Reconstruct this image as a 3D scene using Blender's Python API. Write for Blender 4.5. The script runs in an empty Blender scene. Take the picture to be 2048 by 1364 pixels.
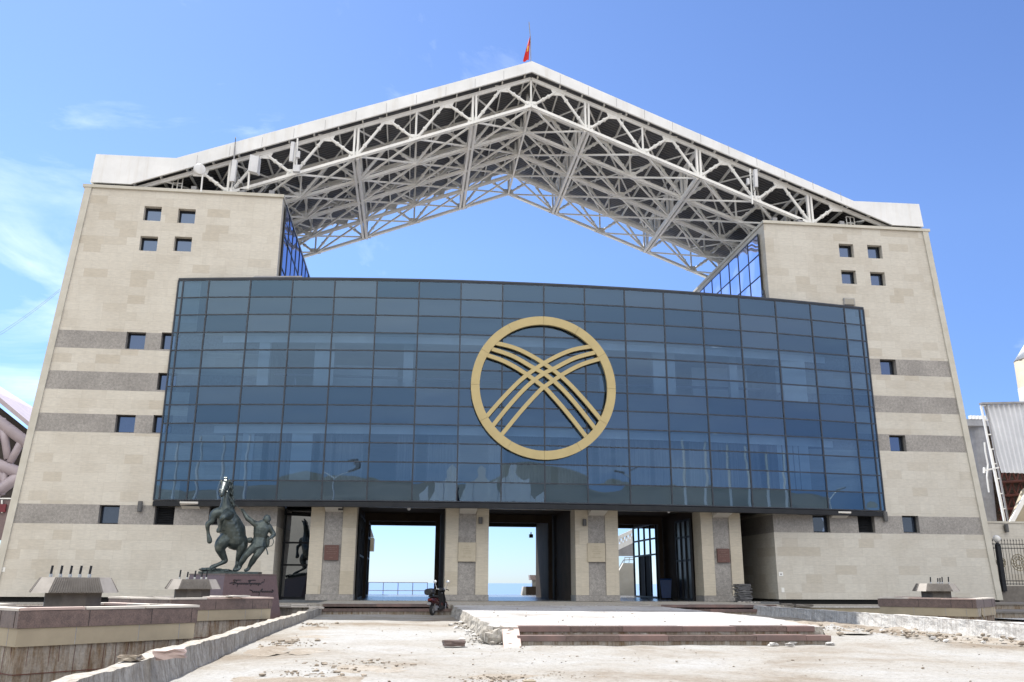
import bpy, bmesh, math, random
from mathutils import Vector, Matrix, noise
random.seed(7)
SC = bpy.context.scene
COL = SC.collection
PI = math.pi

# ------------------------------------------------------------------ camera (eye at the origin, y = into the place)
F, YAW, PIT, ROL = 1736.53, math.radians(6.577), math.radians(15.573), math.radians(0.3025)
_f0 = Vector((math.sin(YAW), math.cos(YAW), 0)); _r0 = Vector((math.cos(YAW), -math.sin(YAW), 0)); _u0 = Vector((0, 0, 1))
CF = _f0*math.cos(PIT) + _u0*math.sin(PIT); _u = -_f0*math.sin(PIT) + _u0*math.cos(PIT)
CR = _r0*math.cos(ROL) + _u*math.sin(ROL); CU = -_r0*math.sin(ROL) + _u*math.cos(ROL)
def at(x, y, Y):
    """point of the place at depth Y that the photograph shows at pixel x, y"""
    d = CF + CR*((x-1024)/F) - CU*((y-682)/F)
    return d*(Y/d.y)
def wid(px, Y): return px*Y/F
cam = bpy.data.cameras.new('camera'); cam.sensor_width = 36; cam.lens = 36*F/2048
cam.clip_start = .1; cam.clip_end = 120000
camo = bpy.data.objects.new('camera', cam); COL.objects.link(camo)
camo.matrix_world = Matrix((CR, CU, -CF)).transposed().to_4x4()
SC.camera = camo

# ------------------------------------------------------------------ materials
MATS = {}
def new_mat(name):
    m = bpy.data.materials.new(name); m.use_nodes = True
    nt = m.node_tree; b = nt.nodes['Principled BSDF']
    return m, nt, b
def L(nt, a, b): nt.links.new(a, b)
def ramp(nt, fac, stops):
    r = nt.nodes.new('ShaderNodeValToRGB'); L(nt, fac, r.inputs[0])
    e = r.color_ramp.elements
    e[0].position, e[0].color = stops[0][0], (*stops[0][1], 1)
    e[1].position, e[1].color = stops[1][0], (*stops[1][1], 1)
    for p, c in stops[2:]:
        k = e.new(p); k.color = (*c, 1)
    return r.outputs[0]
def coords(nt, scale=(1, 1, 1)):
    t = nt.nodes.new('ShaderNodeTexCoord'); mp = nt.nodes.new('ShaderNodeMapping')
    mp.inputs['Scale'].default_value = scale; L(nt, t.outputs['Object'], mp.inputs[0]); return mp.outputs[0]
def nz(nt, vec, scale, detail=6, rough=.6, dist=0):
    n = nt.nodes.new('ShaderNodeTexNoise'); n.inputs['Scale'].default_value = scale
    n.inputs['Detail'].default_value = detail; n.inputs['Roughness'].default_value = rough
    n.inputs['Distortion'].default_value = dist; L(nt, vec, n.inputs['Vector']); return n.outputs['Fac']
def mixc(nt, fac, a, b, mode='MIX'):
    m = nt.nodes.new('ShaderNodeMix'); m.data_type = 'RGBA'; m.blend_type = mode
    if isinstance(fac, (int, float)): m.inputs[0].default_value = fac
    else: L(nt, fac, m.inputs[0])
    for i, v in ((6, a), (7, b)):
        if isinstance(v, tuple): m.inputs[i].default_value = (*v, 1)
        else: L(nt, v, m.inputs[i])
    return m.outputs[2]
def bump(nt, b, h, strength, dist=.02):
    n = nt.nodes.new('ShaderNodeBump'); n.inputs['Strength'].default_value = strength; n.inputs['Distance'].default_value = dist
    L(nt, h, n.inputs['Height']); L(nt, n.outputs[0], b.inputs['Normal'])
def plain(name, c1, c2=None, scale=3, rough=.6, metal=0, bmp=0, stretch=(1, 1, 1), lo=.35, hi=.65, spec=.5, detail=6):
    m, nt, b = new_mat(name)
    c2 = c2 or tuple(x*.8 for x in c1)
    v = coords(nt, stretch); f = nz(nt, v, scale, detail)
    L(nt, ramp(nt, f, [(lo, c1), (hi, c2)]), b.inputs['Base Color'])
    b.inputs['Roughness'].default_value = rough; b.inputs['Metallic'].default_value = metal
    b.inputs['Specular IOR Level'].default_value = spec
    if bmp: bump(nt, b, nz(nt, v, scale*4, 8), bmp)
    MATS[name] = m; return m
def stone_mat(name, ca, cb, cm, course=.41, blen=1.05, stain=(.30, .26, .2), axis='xz'):
    m, nt, b = new_mat(name)
    t = nt.nodes.new('ShaderNodeTexCoord'); s = nt.nodes.new('ShaderNodeSeparateXYZ'); L(nt, t.outputs['Object'], s.inputs[0])
    c = nt.nodes.new('ShaderNodeCombineXYZ')
    ad = nt.nodes.new('ShaderNodeMath'); L(nt, s.outputs[0], ad.inputs[0]); L(nt, s.outputs[1], ad.inputs[1])
    L(nt, ad.outputs[0], c.inputs[0]); L(nt, s.outputs[2], c.inputs[1])
    br = nt.nodes.new('ShaderNodeTexBrick'); L(nt, c.outputs[0], br.inputs['Vector'])
    br.inputs['Scale'].default_value = 1; br.inputs['Brick Width'].default_value = blen; br.inputs['Row Height'].default_value = course
    br.inputs['Mortar Size'].default_value = .006; br.inputs['Mortar Smooth'].default_value = .3
    br.inputs['Color1'].default_value = (*ca, 1); br.inputs['Color2'].default_value = (*cb, 1); br.inputs['Mortar'].default_value = (*cm, 1)
    br.offset = .37; br.offset_frequency = 3; br.squash = .72; br.squash_frequency = 2
    v = t.outputs['Object']
    # second, coarser brick lattice with the same courses picks odd darker / pinker blocks
    b2 = nt.nodes.new('ShaderNodeTexBrick'); L(nt, c.outputs[0], b2.inputs['Vector']); b2.inputs['Scale'].default_value = 1
    b2.inputs['Brick Width'].default_value = blen; b2.inputs['Row Height'].default_value = course; b2.inputs['Mortar Size'].default_value = 0
    b2.offset = .37; b2.offset_frequency = 3; b2.squash = .72; b2.squash_frequency = 2
    b2.inputs['Color1'].default_value = (0, 0, 0, 1); b2.inputs['Color2'].default_value = (1, 1, 1, 1)
    dark = ramp(nt, b2.outputs['Color'], [(.80, (1, 1, 1)), (.99, (.93, .91, .88))])
    col = mixc(nt, 1.0, br.outputs['Color'], dark, 'MULTIPLY')
    f2 = nz(nt, v, .35, 5, .65)
    col = mixc(nt, ramp(nt, f2, [(.45, (0, 0, 0)), (.8, (.38, .38, .38))]), col, stain)
    mp = nt.nodes.new('ShaderNodeMapping'); mp.inputs['Scale'].default_value = (5, 5, .35); L(nt, v, mp.inputs[0])
    f3 = nz(nt, mp.outputs[0], 1.2, 6, .7)
    col = mixc(nt, ramp(nt, f3, [(.52, (0, 0, 0)), (.85, (.30, .30, .30))]), col, tuple(x*.62 for x in ca))
    mp2 = nt.nodes.new('ShaderNodeMapping'); mp2.inputs['Scale'].default_value = (1.2, 1.2, 6); L(nt, v, mp2.inputs[0])
    f4 = nz(nt, mp2.outputs[0], 3.0, 8, .7)
    col = mixc(nt, 1.0, col, ramp(nt, f4, [(.3, (.86, .86, .86)), (.7, (1.10, 1.08, 1.05))]), 'MULTIPLY')
    L(nt, col, b.inputs['Base Color']); b.inputs['Roughness'].default_value = .72; b.inputs['Specular IOR Level'].default_value = .25
    bump(nt, b, br.outputs['Fac'], -.5, .008)
    MATS[name] = m; return m
def granite(name, c, c2, scale=55, rough=.55):
    m, nt, b = new_mat(name); v = coords(nt)
    f = nz(nt, v, scale, 3, .8); f2 = nz(nt, v, .8, 5)
    f5 = nz(nt, v, 9, 4, .8)
    col = ramp(nt, f, [(.38, c2), (.62, c)])
    col = mixc(nt, 1.0, col, ramp(nt, f5, [(.35, (.72, .72, .73)), (.65, (1.2, 1.2, 1.2))]), 'MULTIPLY')
    col = mixc(nt, 1.0, col, ramp(nt, f2, [(.3, (.8, .8, .8)), (.7, (1.15, 1.15, 1.15))]), 'MULTIPLY')
    L(nt, col, b.inputs['Base Color']); b.inputs['Roughness'].default_value = rough
    MATS[name] = m; return m
def glass(name, tint, refl, r0, rough=0.0, dark=None, body=0.0, bodyc=(.02, .03, .05)):
    """coated pane: fresnel-weighted mirror over tinted transmission (or over a dark body when dark is given)"""
    m, nt, b = new_mat(name); nt.nodes.remove(b); out = nt.nodes['Material Output']
    g = nt.nodes.new('ShaderNodeBsdfGlossy'); g.inputs['Color'].default_value = (*refl, 1); g.inputs['Roughness'].default_value = rough
    if dark:
        t = nt.nodes.new('ShaderNodeBsdfDiffuse'); t.inputs['Color'].default_value = (*dark, 1)
    else:
        t = nt.nodes.new('ShaderNodeBsdfTransparent'); t.inputs['Color'].default_value = (*tint, 1)
    lw = nt.nodes.new('ShaderNodeFresnel'); lw.inputs['IOR'].default_value = 1.5
    mr = nt.nodes.new('ShaderNodeMapRange'); mr.inputs[1].default_value = 0.04; mr.inputs[2].default_value = 1
    mr.inputs[3].default_value = r0; mr.inputs[4].default_value = 1; L(nt, lw.outputs[0], mr.inputs[0])
    mx = nt.nodes.new('ShaderNodeMixShader'); L(nt, mr.outputs[0], mx.inputs[0]); L(nt, t.outputs[0], mx.inputs[1]); L(nt, g.outputs[0], mx.inputs[2])
    L(nt, mx.outputs[0], out.inputs[0]); MATS[name] = m; return m
def streaky(name, base, dirt, rust, amount=.5, rough=.55, metal=0.0, sx=6, sz=.5):
    m, nt, b = new_mat(name); v = coords(nt, (sx, sx, sz)); v1 = coords(nt)
    f = nz(nt, v, 1.0, 7, .7); f2 = nz(nt, v1, .7, 5)
    col = mixc(nt, ramp(nt, f, [(.5, (0, 0, 0)), (.78, (amount,)*3)]), base, dirt)
    col = mixc(nt, ramp(nt, nz(nt, v, .6, 8, .75), [(.66, (0, 0, 0)), (.8, (amount,)*3)]), col, rust)
    col = mixc(nt, 1.0, col, ramp(nt, f2, [(.3, (.88, .88, .88)), (.7, (1.05, 1.05, 1.05))]), 'MULTIPLY')
    L(nt, col, b.inputs['Base Color']); b.inputs['Roughness'].default_value = rough; b.inputs['Metallic'].default_value = metal
    MATS[name] = m; return m

STONE = stone_mat('beige_stone', (.57, .55, .495), (.52, .495, .44), (.47, .445, .395))
STONE_R = stone_mat('grey_beige_stone', (.54, .525, .48), (.495, .475, .43), (.45, .43, .385))
PILST = stone_mat('pillar_stone', (.53, .49, .41), (.49, .45, .37), (.43, .395, .325), .62, 3.0)
TRIM = plain('pale_stone_trim', (.52, .50, .44), (.44, .42, .36), 1.5, .7)
GRAN = granite('grey_granite', (.36, .34, .315), (.20, .19, .178))
REDGR = granite('brown_red_granite', (.155, .108, .092), (.092, .064, .056), 60, .4)
REDSTEP = plain('red_granite_step', (.20, .125, .11), (.11, .08, .075), 1.7, .55, bmp=.15)
WHITE = streaky('white_painted_steel', (.76, .76, .74), (.50, .48, .43), (.34, .22, .12), .45)
FASC = streaky('white_fascia_sheet', (.72, .73, .735), (.55, .52, .47), (.42, .27, .14), .62, .5, sx=3, sz=.25)
FRAME = plain('dark_frame', (.018, .020, .024), (.026, .028, .032), 2, .55, spec=.15)
MULL = plain('navy_mullion', (.012, .017, .028), (.02, .027, .04), 2, .35)
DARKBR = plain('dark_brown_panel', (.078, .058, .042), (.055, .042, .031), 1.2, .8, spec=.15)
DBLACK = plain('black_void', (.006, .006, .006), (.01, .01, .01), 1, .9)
CURT = glass('curtain_glass', (.42, .53, .64), (.45, .64, .86), .15)
_n = CURT.node_tree; _g = _n.nodes.new('ShaderNodeNewGeometry')      # every pane its own coating
for _k, _a, _b in (('BSDF_GLOSSY', (.36, .56, .77), (.50, .70, .90)), ('BSDF_TRANSPARENT', (.33, .44, .58), (.41, .53, .66))):
    for _x in _n.nodes:
        if _x.type == _k: L(_n, ramp(_n, _g.outputs['Random Per Island'], [(0, _a), (1, _b)]), _x.inputs['Color'])
SIDEG = glass('side_glass', (.1, .12, .2), (.52, .60, .88), .42, dark=(.02, .03, .08))
WING = glass('window_glass', (0, 0, 0), (.46, .60, .88), .20, dark=(.012, .016, .024))
DOORG = glass('door_glass', (.22, .25, .28), (.9, .95, 1), .30)
DKDOOR = glass('dark_door_glass', (0, 0, 0), (.8, .85, .9), .10, dark=(.008, .009, .010))
SPAND = plain('spandrel_blue', (.030, .052, .095), (.024, .042, .078), .6, .8)
INTW = plain('interior_white', (.78, .78, .75), (.66, .66, .64), .6, .8)
INTD = plain('interior_dim', (.20, .20, .22), (.12, .12, .14), .5, .8)
CURTN = plain('grey_curtain', (.34, .31, .28), (.22, .20, .19), 1.0, .9, stretch=(9, 9, .2))
GOLD = plain('beige_gold_panel', (.455, .37, .185), (.42, .34, .17), 2.0, .5, spec=.3)
SOFF = plain('soffit_panel', (.60, .58, .54), (.54, .52, .49), 1.2, .7)
FLOORM = plain('dark_polished_floor', (.10, .11, .12), (.16, .165, .17), 1.5, .25, stretch=(1, .5, 1))
CONC = None
def concrete(name, a, b_, st, scale=2.2, vert=True, bm=.6):
    m, nt, b = new_mat(name); v = coords(nt); vs = coords(nt, (7, 7, .8) if vert else (1, 1, 1))
    f = nz(nt, v, scale, 8, .7); f2 = nz(nt, vs, 1.6, 8, .75); f3 = nz(nt, v, 22, 5, .7)
    col = ramp(nt, f, [(.3, a), (.7, b_)])
    col = mixc(nt, ramp(nt, f2, [(.42, (0, 0, 0)), (.62, (.88, .88, .88))]), col, st)
    col = mixc(nt, 1.0, col, ramp(nt, f3, [(.3, (.78, .78, .78)), (.7, (1.15, 1.15, 1.15))]), 'MULTIPLY')
    L(nt, col, b.inputs['Base Color']); b.inputs['Roughness'].default_value = .9; b.inputs['Specular IOR Level'].default_value = .15
    bump(nt, b, f3, bm, .03); MATS[name] = m; return m
CONC = concrete('rough_concrete', (.47, .445, .40), (.34, .32, .285), (.20, .175, .145))
CONCR = concrete('whitish_concrete', (.60, .59, .57), (.46, .45, .43), (.34, .32, .30))
CONCD = concrete('stained_concrete', (.38, .36, .33), (.26, .225, .18), (.15, .095, .05))
BAND = plain('tan_stone_band', (.36, .31, .22), (.28, .24, .17), 1.3, .7, bmp=.1)
GREYST = plain('grey_bush_hammered', (.185, .168, .15), (.135, .122, .108), 5, .8, bmp=.4)
LIGHTST = plain('light_cut_stone', (.36, .33, .295), (.29, .265, .235), 4, .75, bmp=.2)
SLABW = plain('pale_slab', (.55, .51, .46), (.43, .40, .36), 3, .8, bmp=.2)
PINKSL = plain('pink_granite_slab', (.44, .335, .295), (.37, .28, .25), 6, .6)
BRONZE = plain('patina_bronze', (.045, .060, .060), (.11, .135, .13), 5, .36, metal=.5, bmp=.5, lo=.4, hi=.7)
BLACKP = plain('black_plastic', (.010, .010, .011), (.016, .016, .018), 4, .38)
RUBBER = plain('rubber', (.012, .012, .012), (.02, .02, .02), 5, .85)
REDP = plain('red_lacquer', (.05, .007, .009), (.035, .005, .007), 2, .22)
CHROME = plain('bright_metal', (.62, .62, .63), (.5, .5, .5), 3, .2, metal=.9)
BLUEP = plain('blue_plastic', (.008, .045, .16), (.007, .035, .13), 2, .4)
GREYB = plain('light_grey_box', (.60, .61, .63), (.52, .53, .55), 2, .5)
PURP = plain('mauve_paint', (.40, .345, .375), (.33, .285, .31), 1.4, .5)
REDST = plain('red_oxide_steel', (.13, .035, .022), (.08, .025, .018), 1.5, .65)
CORR = plain('corrugated_white', (.70, .72, .76), (.60, .62, .66), .6, .45)
GREYST2 = plain('grey_steel', (.30, .30, .31), (.22, .22, .23), 2, .6)
FLAG = None
def deckmat():
    m, nt, b = new_mat('deck_sheet'); t = nt.nodes.new('ShaderNodeTexCoord')
    w = nt.nodes.new('ShaderNodeTexWave'); w.wave_type = 'BANDS'; w.bands_direction = 'Y'; w.inputs['Scale'].default_value = 1.35
    L(nt, t.outputs['Object'], w.inputs['Vector'])
    col = ramp(nt, w.outputs['Fac'], [(.2, (.045, .045, .05)), (.6, (.095, .095, .10))])
    L(nt, col, b.inputs['Base Color']); b.inputs['Roughness'].default_value = .6; bump(nt, b, w.outputs['Fac'], .8, .05)
    return m
DECK = deckmat()
def groundmat(name, a, b_, c, scale=.35):
    m, nt, b = new_mat(name); v = coords(nt); vs = coords(nt, (.8, .75, 1))
    f = nz(nt, vs, scale, 9, .68, .4); f2 = nz(nt, v, 1.1, 8, .7); f3 = nz(nt, v, 14, 6, .75); f4 = nz(nt, v, 60, 3, .7)
    col = ramp(nt, f, [(.38, a), (.52, b_), (.66, c)])
    col = mixc(nt, ramp(nt, f2, [(.56, (0, 0, 0)), (.76, (.55, .55, .55))]), col, c)
    col = mixc(nt, 1.0, col, ramp(nt, f3, [(.28, (.66, .64, .62)), (.5, (1, 1, 1)), (.75, (1.12, 1.12, 1.12))]), 'MULTIPLY')
    col = mixc(nt, 1.0, col, ramp(nt, f4, [(.28, (.7, .68, .66)), (.48, (1, 1, 1))]), 'MULTIPLY')
    L(nt, col, b.inputs['Base Color']); b.inputs['Roughness'].default_value = .95; b.inputs['Specular IOR Level'].default_value = .1
    bump(nt, b, f3, .7, .03); MATS[name] = m; return m
DUST = groundmat('dusty_ground', (.322, .322, .316), (.280, .268, .246), (.19, .158, .122))
PLATF = groundmat('white_screed', (.43, .425, .42), (.38, .37, .365), (.27, .255, .24), .6)
EARTH = groundmat('earth', (.36, .32, .27), (.27, .235, .19), (.18, .15, .12), .12)
CLOD = plain('dirt_clod', (.22, .18, .14), (.33, .29, .24), 6, .95, bmp=.5, spec=.1)
LEAF = plain('leaf', (.05, .085, .03), (.09, .12, .045), 3, .6)
BARK = plain('bark', (.10, .075, .05), (.06, .045, .03), 6, .9)
PAPER = plain('paper', (.75, .75, .72), (.68, .68, .66), 6, .8)

# ------------------------------------------------------------------ mesh builder
class MB:
    def __init__(s): s.v = []; s.f = []; s.m = []; s.mats = []
    def mi(s, mat):
        if mat not in s.mats: s.mats.append(mat)
        return s.mats.index(mat)
    def poly(s, pts, mat):
        n = len(s.v); s.v += [Vector(p) for p in pts]; s.f.append(tuple(range(n, n+len(pts)))); s.m.append(s.mi(mat)); return s
    def hexa(s, p, mat):   # 8 points: bottom 0-3 ccw, top 4-7
        n = len(s.v); s.v += [Vector(q) for q in p]; k = s.mi(mat)
        for f in ((3, 2, 1, 0), (4, 5, 6, 7), (0, 1, 5, 4), (1, 2, 6, 5), (2, 3, 7, 6), (3, 0, 4, 7)):
            s.f.append(tuple(n+i for i in f)); s.m.append(k)
        return s
    def box(s, a, b, mat):
        x0, y0, z0 = a; x1, y1, z1 = b
        return s.hexa([(x0, y0, z0), (x1, y0, z0), (x1, y1, z0), (x0, y1, z0), (x0, y0, z1), (x1, y0, z1), (x1, y1, z1), (x0, y1, z1)], mat)
    def bar(s, p, q, w, h, mat, up=(0, 0, 1)):
        p, q = Vector(p), Vector(q); d = (q-p).normalized(); up = Vector(up)
        if abs(d.dot(up)) > .98: up = Vector((0, 1, 0))
        x = d.cross(up).normalized()*(w/2); z = x.cross(d).normalized()*(h/2)
        return s.hexa([p-x-z, p+x-z, q+x-z, q-x-z, p-x+z, p+x+z, q+x+z, q-x+z], mat)
    def tube(s, p, q, r, mat, n=8, r2=None, cap=True):
        p, q = Vector(p), Vector(q); r2 = r if r2 is None else r2; d = (q-p).normalized()
        a = d.orthogonal().normalized(); b = d.cross(a); k0 = len(s.v); k = s.mi(mat)
        for c, rr in ((p, r), (q, r2)):
            for i in range(n):
                t = 2*PI*i/n; s.v.append(c + a*(rr*math.cos(t)) + b*(rr*math.sin(t)))
        for i in range(n):
            j = (i+1) % n; s.f.append((k0+i, k0+j, k0+n+j, k0+n+i)); s.m.append(k)
        if cap:
            s.f.append(tuple(k0+n-1-i for i in range(n))); s.m.append(k); s.f.append(tuple(k0+n+i for i in range(n))); s.m.append(k)
        return s
    def path(s, pts, r, mat, n=6):
        for i in range(len(pts)-1): s.tube(pts[i], pts[i+1], r, mat, n)
        return s
    def prism(s, pts, d, mat):   # planar polygon extruded by vector d
        n = len(s.v); N = len(pts); d = Vector(d); k = s.mi(mat)
        s.v += [Vector(p) for p in pts] + [Vector(p)+d for p in pts]
        s.f.append(tuple(n+i for i in range(N))); s.m.append(k); s.f.append(tuple(n+N+N-1-i for i in range(N))); s.m.append(k)
        for i in range(N):
            j = (i+1) % N; s.f.append((n+j, n+i, n+N+i, n+N+j)); s.m.append(k)
        return s
    def lathe(s, c, prof, mat, n=16, axis=(0, 0, 1)):
        ax = Vector(axis).normalized(); a = ax.orthogonal().normalized(); b = ax.cross(a); k0 = len(s.v); k = s.mi(mat); c = Vector(c)
        for (r, h) in prof:
            for i in range(n):
                t = 2*PI*i/n; s.v.append(c + ax*h + a*(r*math.cos(t)) + b*(r*math.sin(t)))
        for j in range(len(prof)-1):
            for i in range(n):
                i2 = (i+1) % n; s.f.append((k0+j*n+i, k0+j*n+i2, k0+(j+1)*n+i2, k0+(j+1)*n+i)); s.m.append(k)
        s.f.append(tuple(k0+n-1-i for i in range(n))); s.m.append(k)
        e = k0+(len(prof)-1)*n; s.f.append(tuple(e+i for i in range(n))); s.m.append(k)
        return s
    def frust(s, c, n, r0, z0, r1, z1, mat, rot=0, mats=None):
        k0 = len(s.v); cx, cy = c
        for r, z in ((r0, z0), (r1, z1)):
            for i in range(n):
                t = rot+2*PI*i/n; s.v.append(Vector((cx+r*math.cos(t), cy+r*math.sin(t), z)))
        for i in range(n):
            j = (i+1) % n; s.f.append((k0+i, k0+j, k0+n+j, k0+n+i)); s.m.append(s.mi(mats[i % len(mats)] if mats else mat))
        s.f.append(tuple(k0+n-1-i for i in range(n))); s.m.append(s.mi(mat)); s.f.append(tuple(k0+n+i for i in range(n))); s.m.append(s.mi(mat))
        return s
    def cham(s, r0, z0, r1, z1, rot, mat, mcor):
        k0 = len(s.v); A = [rot+k*PI/2+d for k in range(4) for d in (-.56, .56)]
        for r, z in ((r0, z0), (r1, z1)): s.v += [Vector((r*math.cos(a), r*math.sin(a), z)) for a in A]
        for i in range(8): j = (i+1) % 8; s.f.append((k0+i, k0+j, k0+8+j, k0+8+i)); s.m.append(s.mi(mcor if i % 2 else mat))
        s.f.append(tuple(k0+7-i for i in range(8))); s.m.append(s.mi(mat)); s.f.append(tuple(k0+8+i for i in range(8))); s.m.append(s.mi(mat)); return s
    def grid(s, fn, nu, nv, mat):
        k0 = len(s.v); k = s.mi(mat)
        for j in range(nv+1):
            for i in range(nu+1): s.v.append(Vector(fn(i/nu, j/nv)))
        for j in range(nv):
            for i in range(nu):
                a = k0+j*(nu+1)+i; s.f.append((a, a+1, a+nu+2, a+nu+1)); s.m.append(k)
        return s
    def blob(s, c, r, mat, seed=0, sq=(1, 1, .7), rough=.35, sub=1):
        bm = bmesh.new(); bmesh.ops.create_icosphere(bm, subdivisions=sub, radius=1)
        k0 = len(s.v); k = s.mi(mat); c = Vector(c)
        for v in bm.verts:
            d = 1+rough*noise.noise(v.co*1.7+Vector((seed*3.1, seed*1.7, seed)))*1.6
            s.v.append(c+Vector((v.co.x*r*sq[0]*d, v.co.y*r*sq[1]*d, v.co.z*r*sq[2]*d)))
        for f in bm.faces: s.f.append(tuple(k0+v.index for v in f.verts)); s.m.append(k)
        bm.free(); return s
    def mesh(s, name, off=None, smooth=False):
        me = bpy.data.meshes.new(name); o = Vector(off) if off else Vector((0, 0, 0))
        me.from_pydata([tuple(v-o) for v in s.v], [], s.f)
        for mt in s.mats: me.materials.append(mt)
        me.polygons.foreach_set('material_index', s.m)
        if smooth: me.polygons.foreach_set('use_smooth', [True]*len(s.f))
        me.update(); return me
    def build(s, name, parent=None, off=None, smooth=False, fix=True):
        me = s.mesh(name, off if off is not None else OFF.get(parent.name if parent else None), smooth)
        if fix:
            bm = bmesh.new(); bm.from_mesh(me); bmesh.ops.recalc_face_normals(bm, faces=bm.faces); bm.to_mesh(me); bm.free()
        o = bpy.data.objects.new(name, me); COL.objects.link(o)
        if parent:
            o.parent = parent
            if parent.name in OFF: OFF[o.name] = OFF[parent.name]
        return o
OFF = {}
def tag(o, label=None, cat=None, group=None, kind=None):
    if label: o['label'] = label
    if cat: o['category'] = cat
    if group: o['group'] = group
    if kind: o['kind'] = kind
    return o
def thing(name, loc, label, cat, group=None, rz=0, world=False):
    """Empty at the base of a thing; with world=True its parts are given in world coordinates"""
    o = bpy.data.objects.new(name, None); COL.objects.link(o); o.location = loc; o.rotation_euler[2] = rz
    o.empty_display_size = .3
    if world: OFF[o.name] = Vector(loc)
    return tag(o, label, cat, group)
def solo(mb, name, loc, label, cat, group=None, smooth=False):
    o = mb.build(name, None, loc, smooth); o.location = loc; return tag(o, label, cat, group)
def dup(root, loc, rz=None, label=None, group=None, scale=None):
    r = root.copy(); COL.objects.link(r); r.location = loc
    if rz is not None: r.rotation_euler[2] = rz
    if scale: r.scale = scale
    if label: r['label'] = label
    if group: r['group'] = group
    def rec(a, b):
        for ch in a.children:
            c = ch.copy(); COL.objects.link(c); c.parent = b; rec(ch, c)
    rec(root, r); return r

# ------------------------------------------------------------------ light, sky
SUNK = Vector((-.31, .53, 1.0)).normalized()      # direction towards the sun: behind the building, slightly to the left
EL = math.asin(SUNK.z); AZ = math.atan2(SUNK.x, SUNK.y)
sun = bpy.data.lights.new('sun', 'SUN'); sun.energy = 3.7; sun.angle = math.radians(.5); sun.color = (1, .96, .90)
so = bpy.data.objects.new('sun', sun); COL.objects.link(so); so.rotation_euler = (-SUNK).to_track_quat('-Z', 'Y').to_euler()
W = bpy.data.worlds.new('World'); SC.world = W; W.use_nodes = True
nt = W.node_tree; bg = nt.nodes['Background']
sky = nt.nodes.new('ShaderNodeTexSky'); sky.sky_type = 'NISHITA'; sky.sun_disc = False
sky.sun_elevation = EL; sky.sun_rotation = AZ; sky.altitude = 1600; sky.air_density = 1.0; sky.dust_density = .6; sky.ozone_density = 2.0
tc = nt.nodes.new('ShaderNodeTexCoord'); dv = tc.outputs['Generated']
mp = nt.nodes.new('ShaderNodeMapping'); mp.inputs['Scale'].default_value = (1.0, 1.0, 2.6); mp.inputs['Rotation'].default_value = (0, .35, 0); L(nt, dv, mp.inputs[0])
cl = nz(nt, mp.outputs[0], 2.6, 9, .62, .6); cl2 = nz(nt, mp.outputs[0], 7.0, 8, .6, .5)
def cone(d, lo, hi):
    d = Vector(d).normalized(); n = nt.nodes.new('ShaderNodeVectorMath'); n.operation = 'DOT_PRODUCT'; L(nt, dv, n.inputs[0]); n.inputs[1].default_value = d
    mr = nt.nodes.new('ShaderNodeMapRange'); mr.interpolation_type = 'SMOOTHSTEP'; mr.inputs[1].default_value = lo; mr.inputs[2].default_value = hi; L(nt, n.outputs['Value'], mr.inputs[0]); return mr.outputs[0]
def mth(op, a, b):
    n = nt.nodes.new('ShaderNodeMath'); n.operation = op; n.use_clamp = op in ('ADD',)
    for i, v in enumerate((a, b)):
        if isinstance(v, (int, float)): n.inputs[i].default_value = v
        else: L(nt, v, n.inputs[i])
    return n.outputs[0]
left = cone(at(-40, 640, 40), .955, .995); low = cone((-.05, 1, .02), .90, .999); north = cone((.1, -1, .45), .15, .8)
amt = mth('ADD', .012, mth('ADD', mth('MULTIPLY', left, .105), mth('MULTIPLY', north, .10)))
thr = mth('ADD', cl, amt)
mask = ramp(nt, thr, [(.60, (0, 0, 0)), (.92, (.85, .85, .85))])
mask2 = ramp(nt, mth('ADD', cl2, mth('MULTIPLY', left, .12)), [(.42, (.35, .35, .35)), (.7, (1, 1, 1))])
mfin = mixc(nt, 1.0, mask, mask2, 'MULTIPLY')
hs = mixc(nt, 1.0, sky.outputs[0], (.735, .80, .90), 'MULTIPLY')
sz = nt.nodes.new('ShaderNodeSeparateXYZ'); L(nt, dv, sz.inputs[0])
hs = mixc(nt, 1.0, hs, ramp(nt, sz.outputs[2], [(.0, (.54, .59, .70)), (.12, (.66, .74, .85)), (.36, (.95, .97, 1)), (.7, (.9, .93, 1))]), 'MULTIPLY')
hs = mixc(nt, mth('MULTIPLY', north, ramp(nt, sz.outputs[2], [(.06, (.03, .03, .03)), (.44, (.86, .86, .86))])), hs, (10.8, 10.5, 9.9))      # unseen bright overcast behind the camera, added to lift the shaded facade
hs = mixc(nt, 1.0, hs, ramp(nt, mth('ADD', mth('MULTIPLY', sz.outputs[0], .8), .4), [(.0, (1.14, 1.12, 1.04)), (.42, (1, 1, 1)), (.85, (.87, .875, .94))]), 'MULTIPLY')
fin = mixc(nt, mfin, hs, (6.9, 7.4, 8.2))
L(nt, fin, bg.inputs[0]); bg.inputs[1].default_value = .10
SC.view_settings.view_transform = 'Standard'; SC.view_settings.look = 'None'; SC.view_settings.exposure = 1.3; SC.view_settings.gamma = 1
SC.view_settings.use_curve_mapping = False
SC.render.engine = 'CYCLES'
SC.cycles.max_bounces = 8; SC.cycles.transparent_max_bounces = 12

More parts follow.
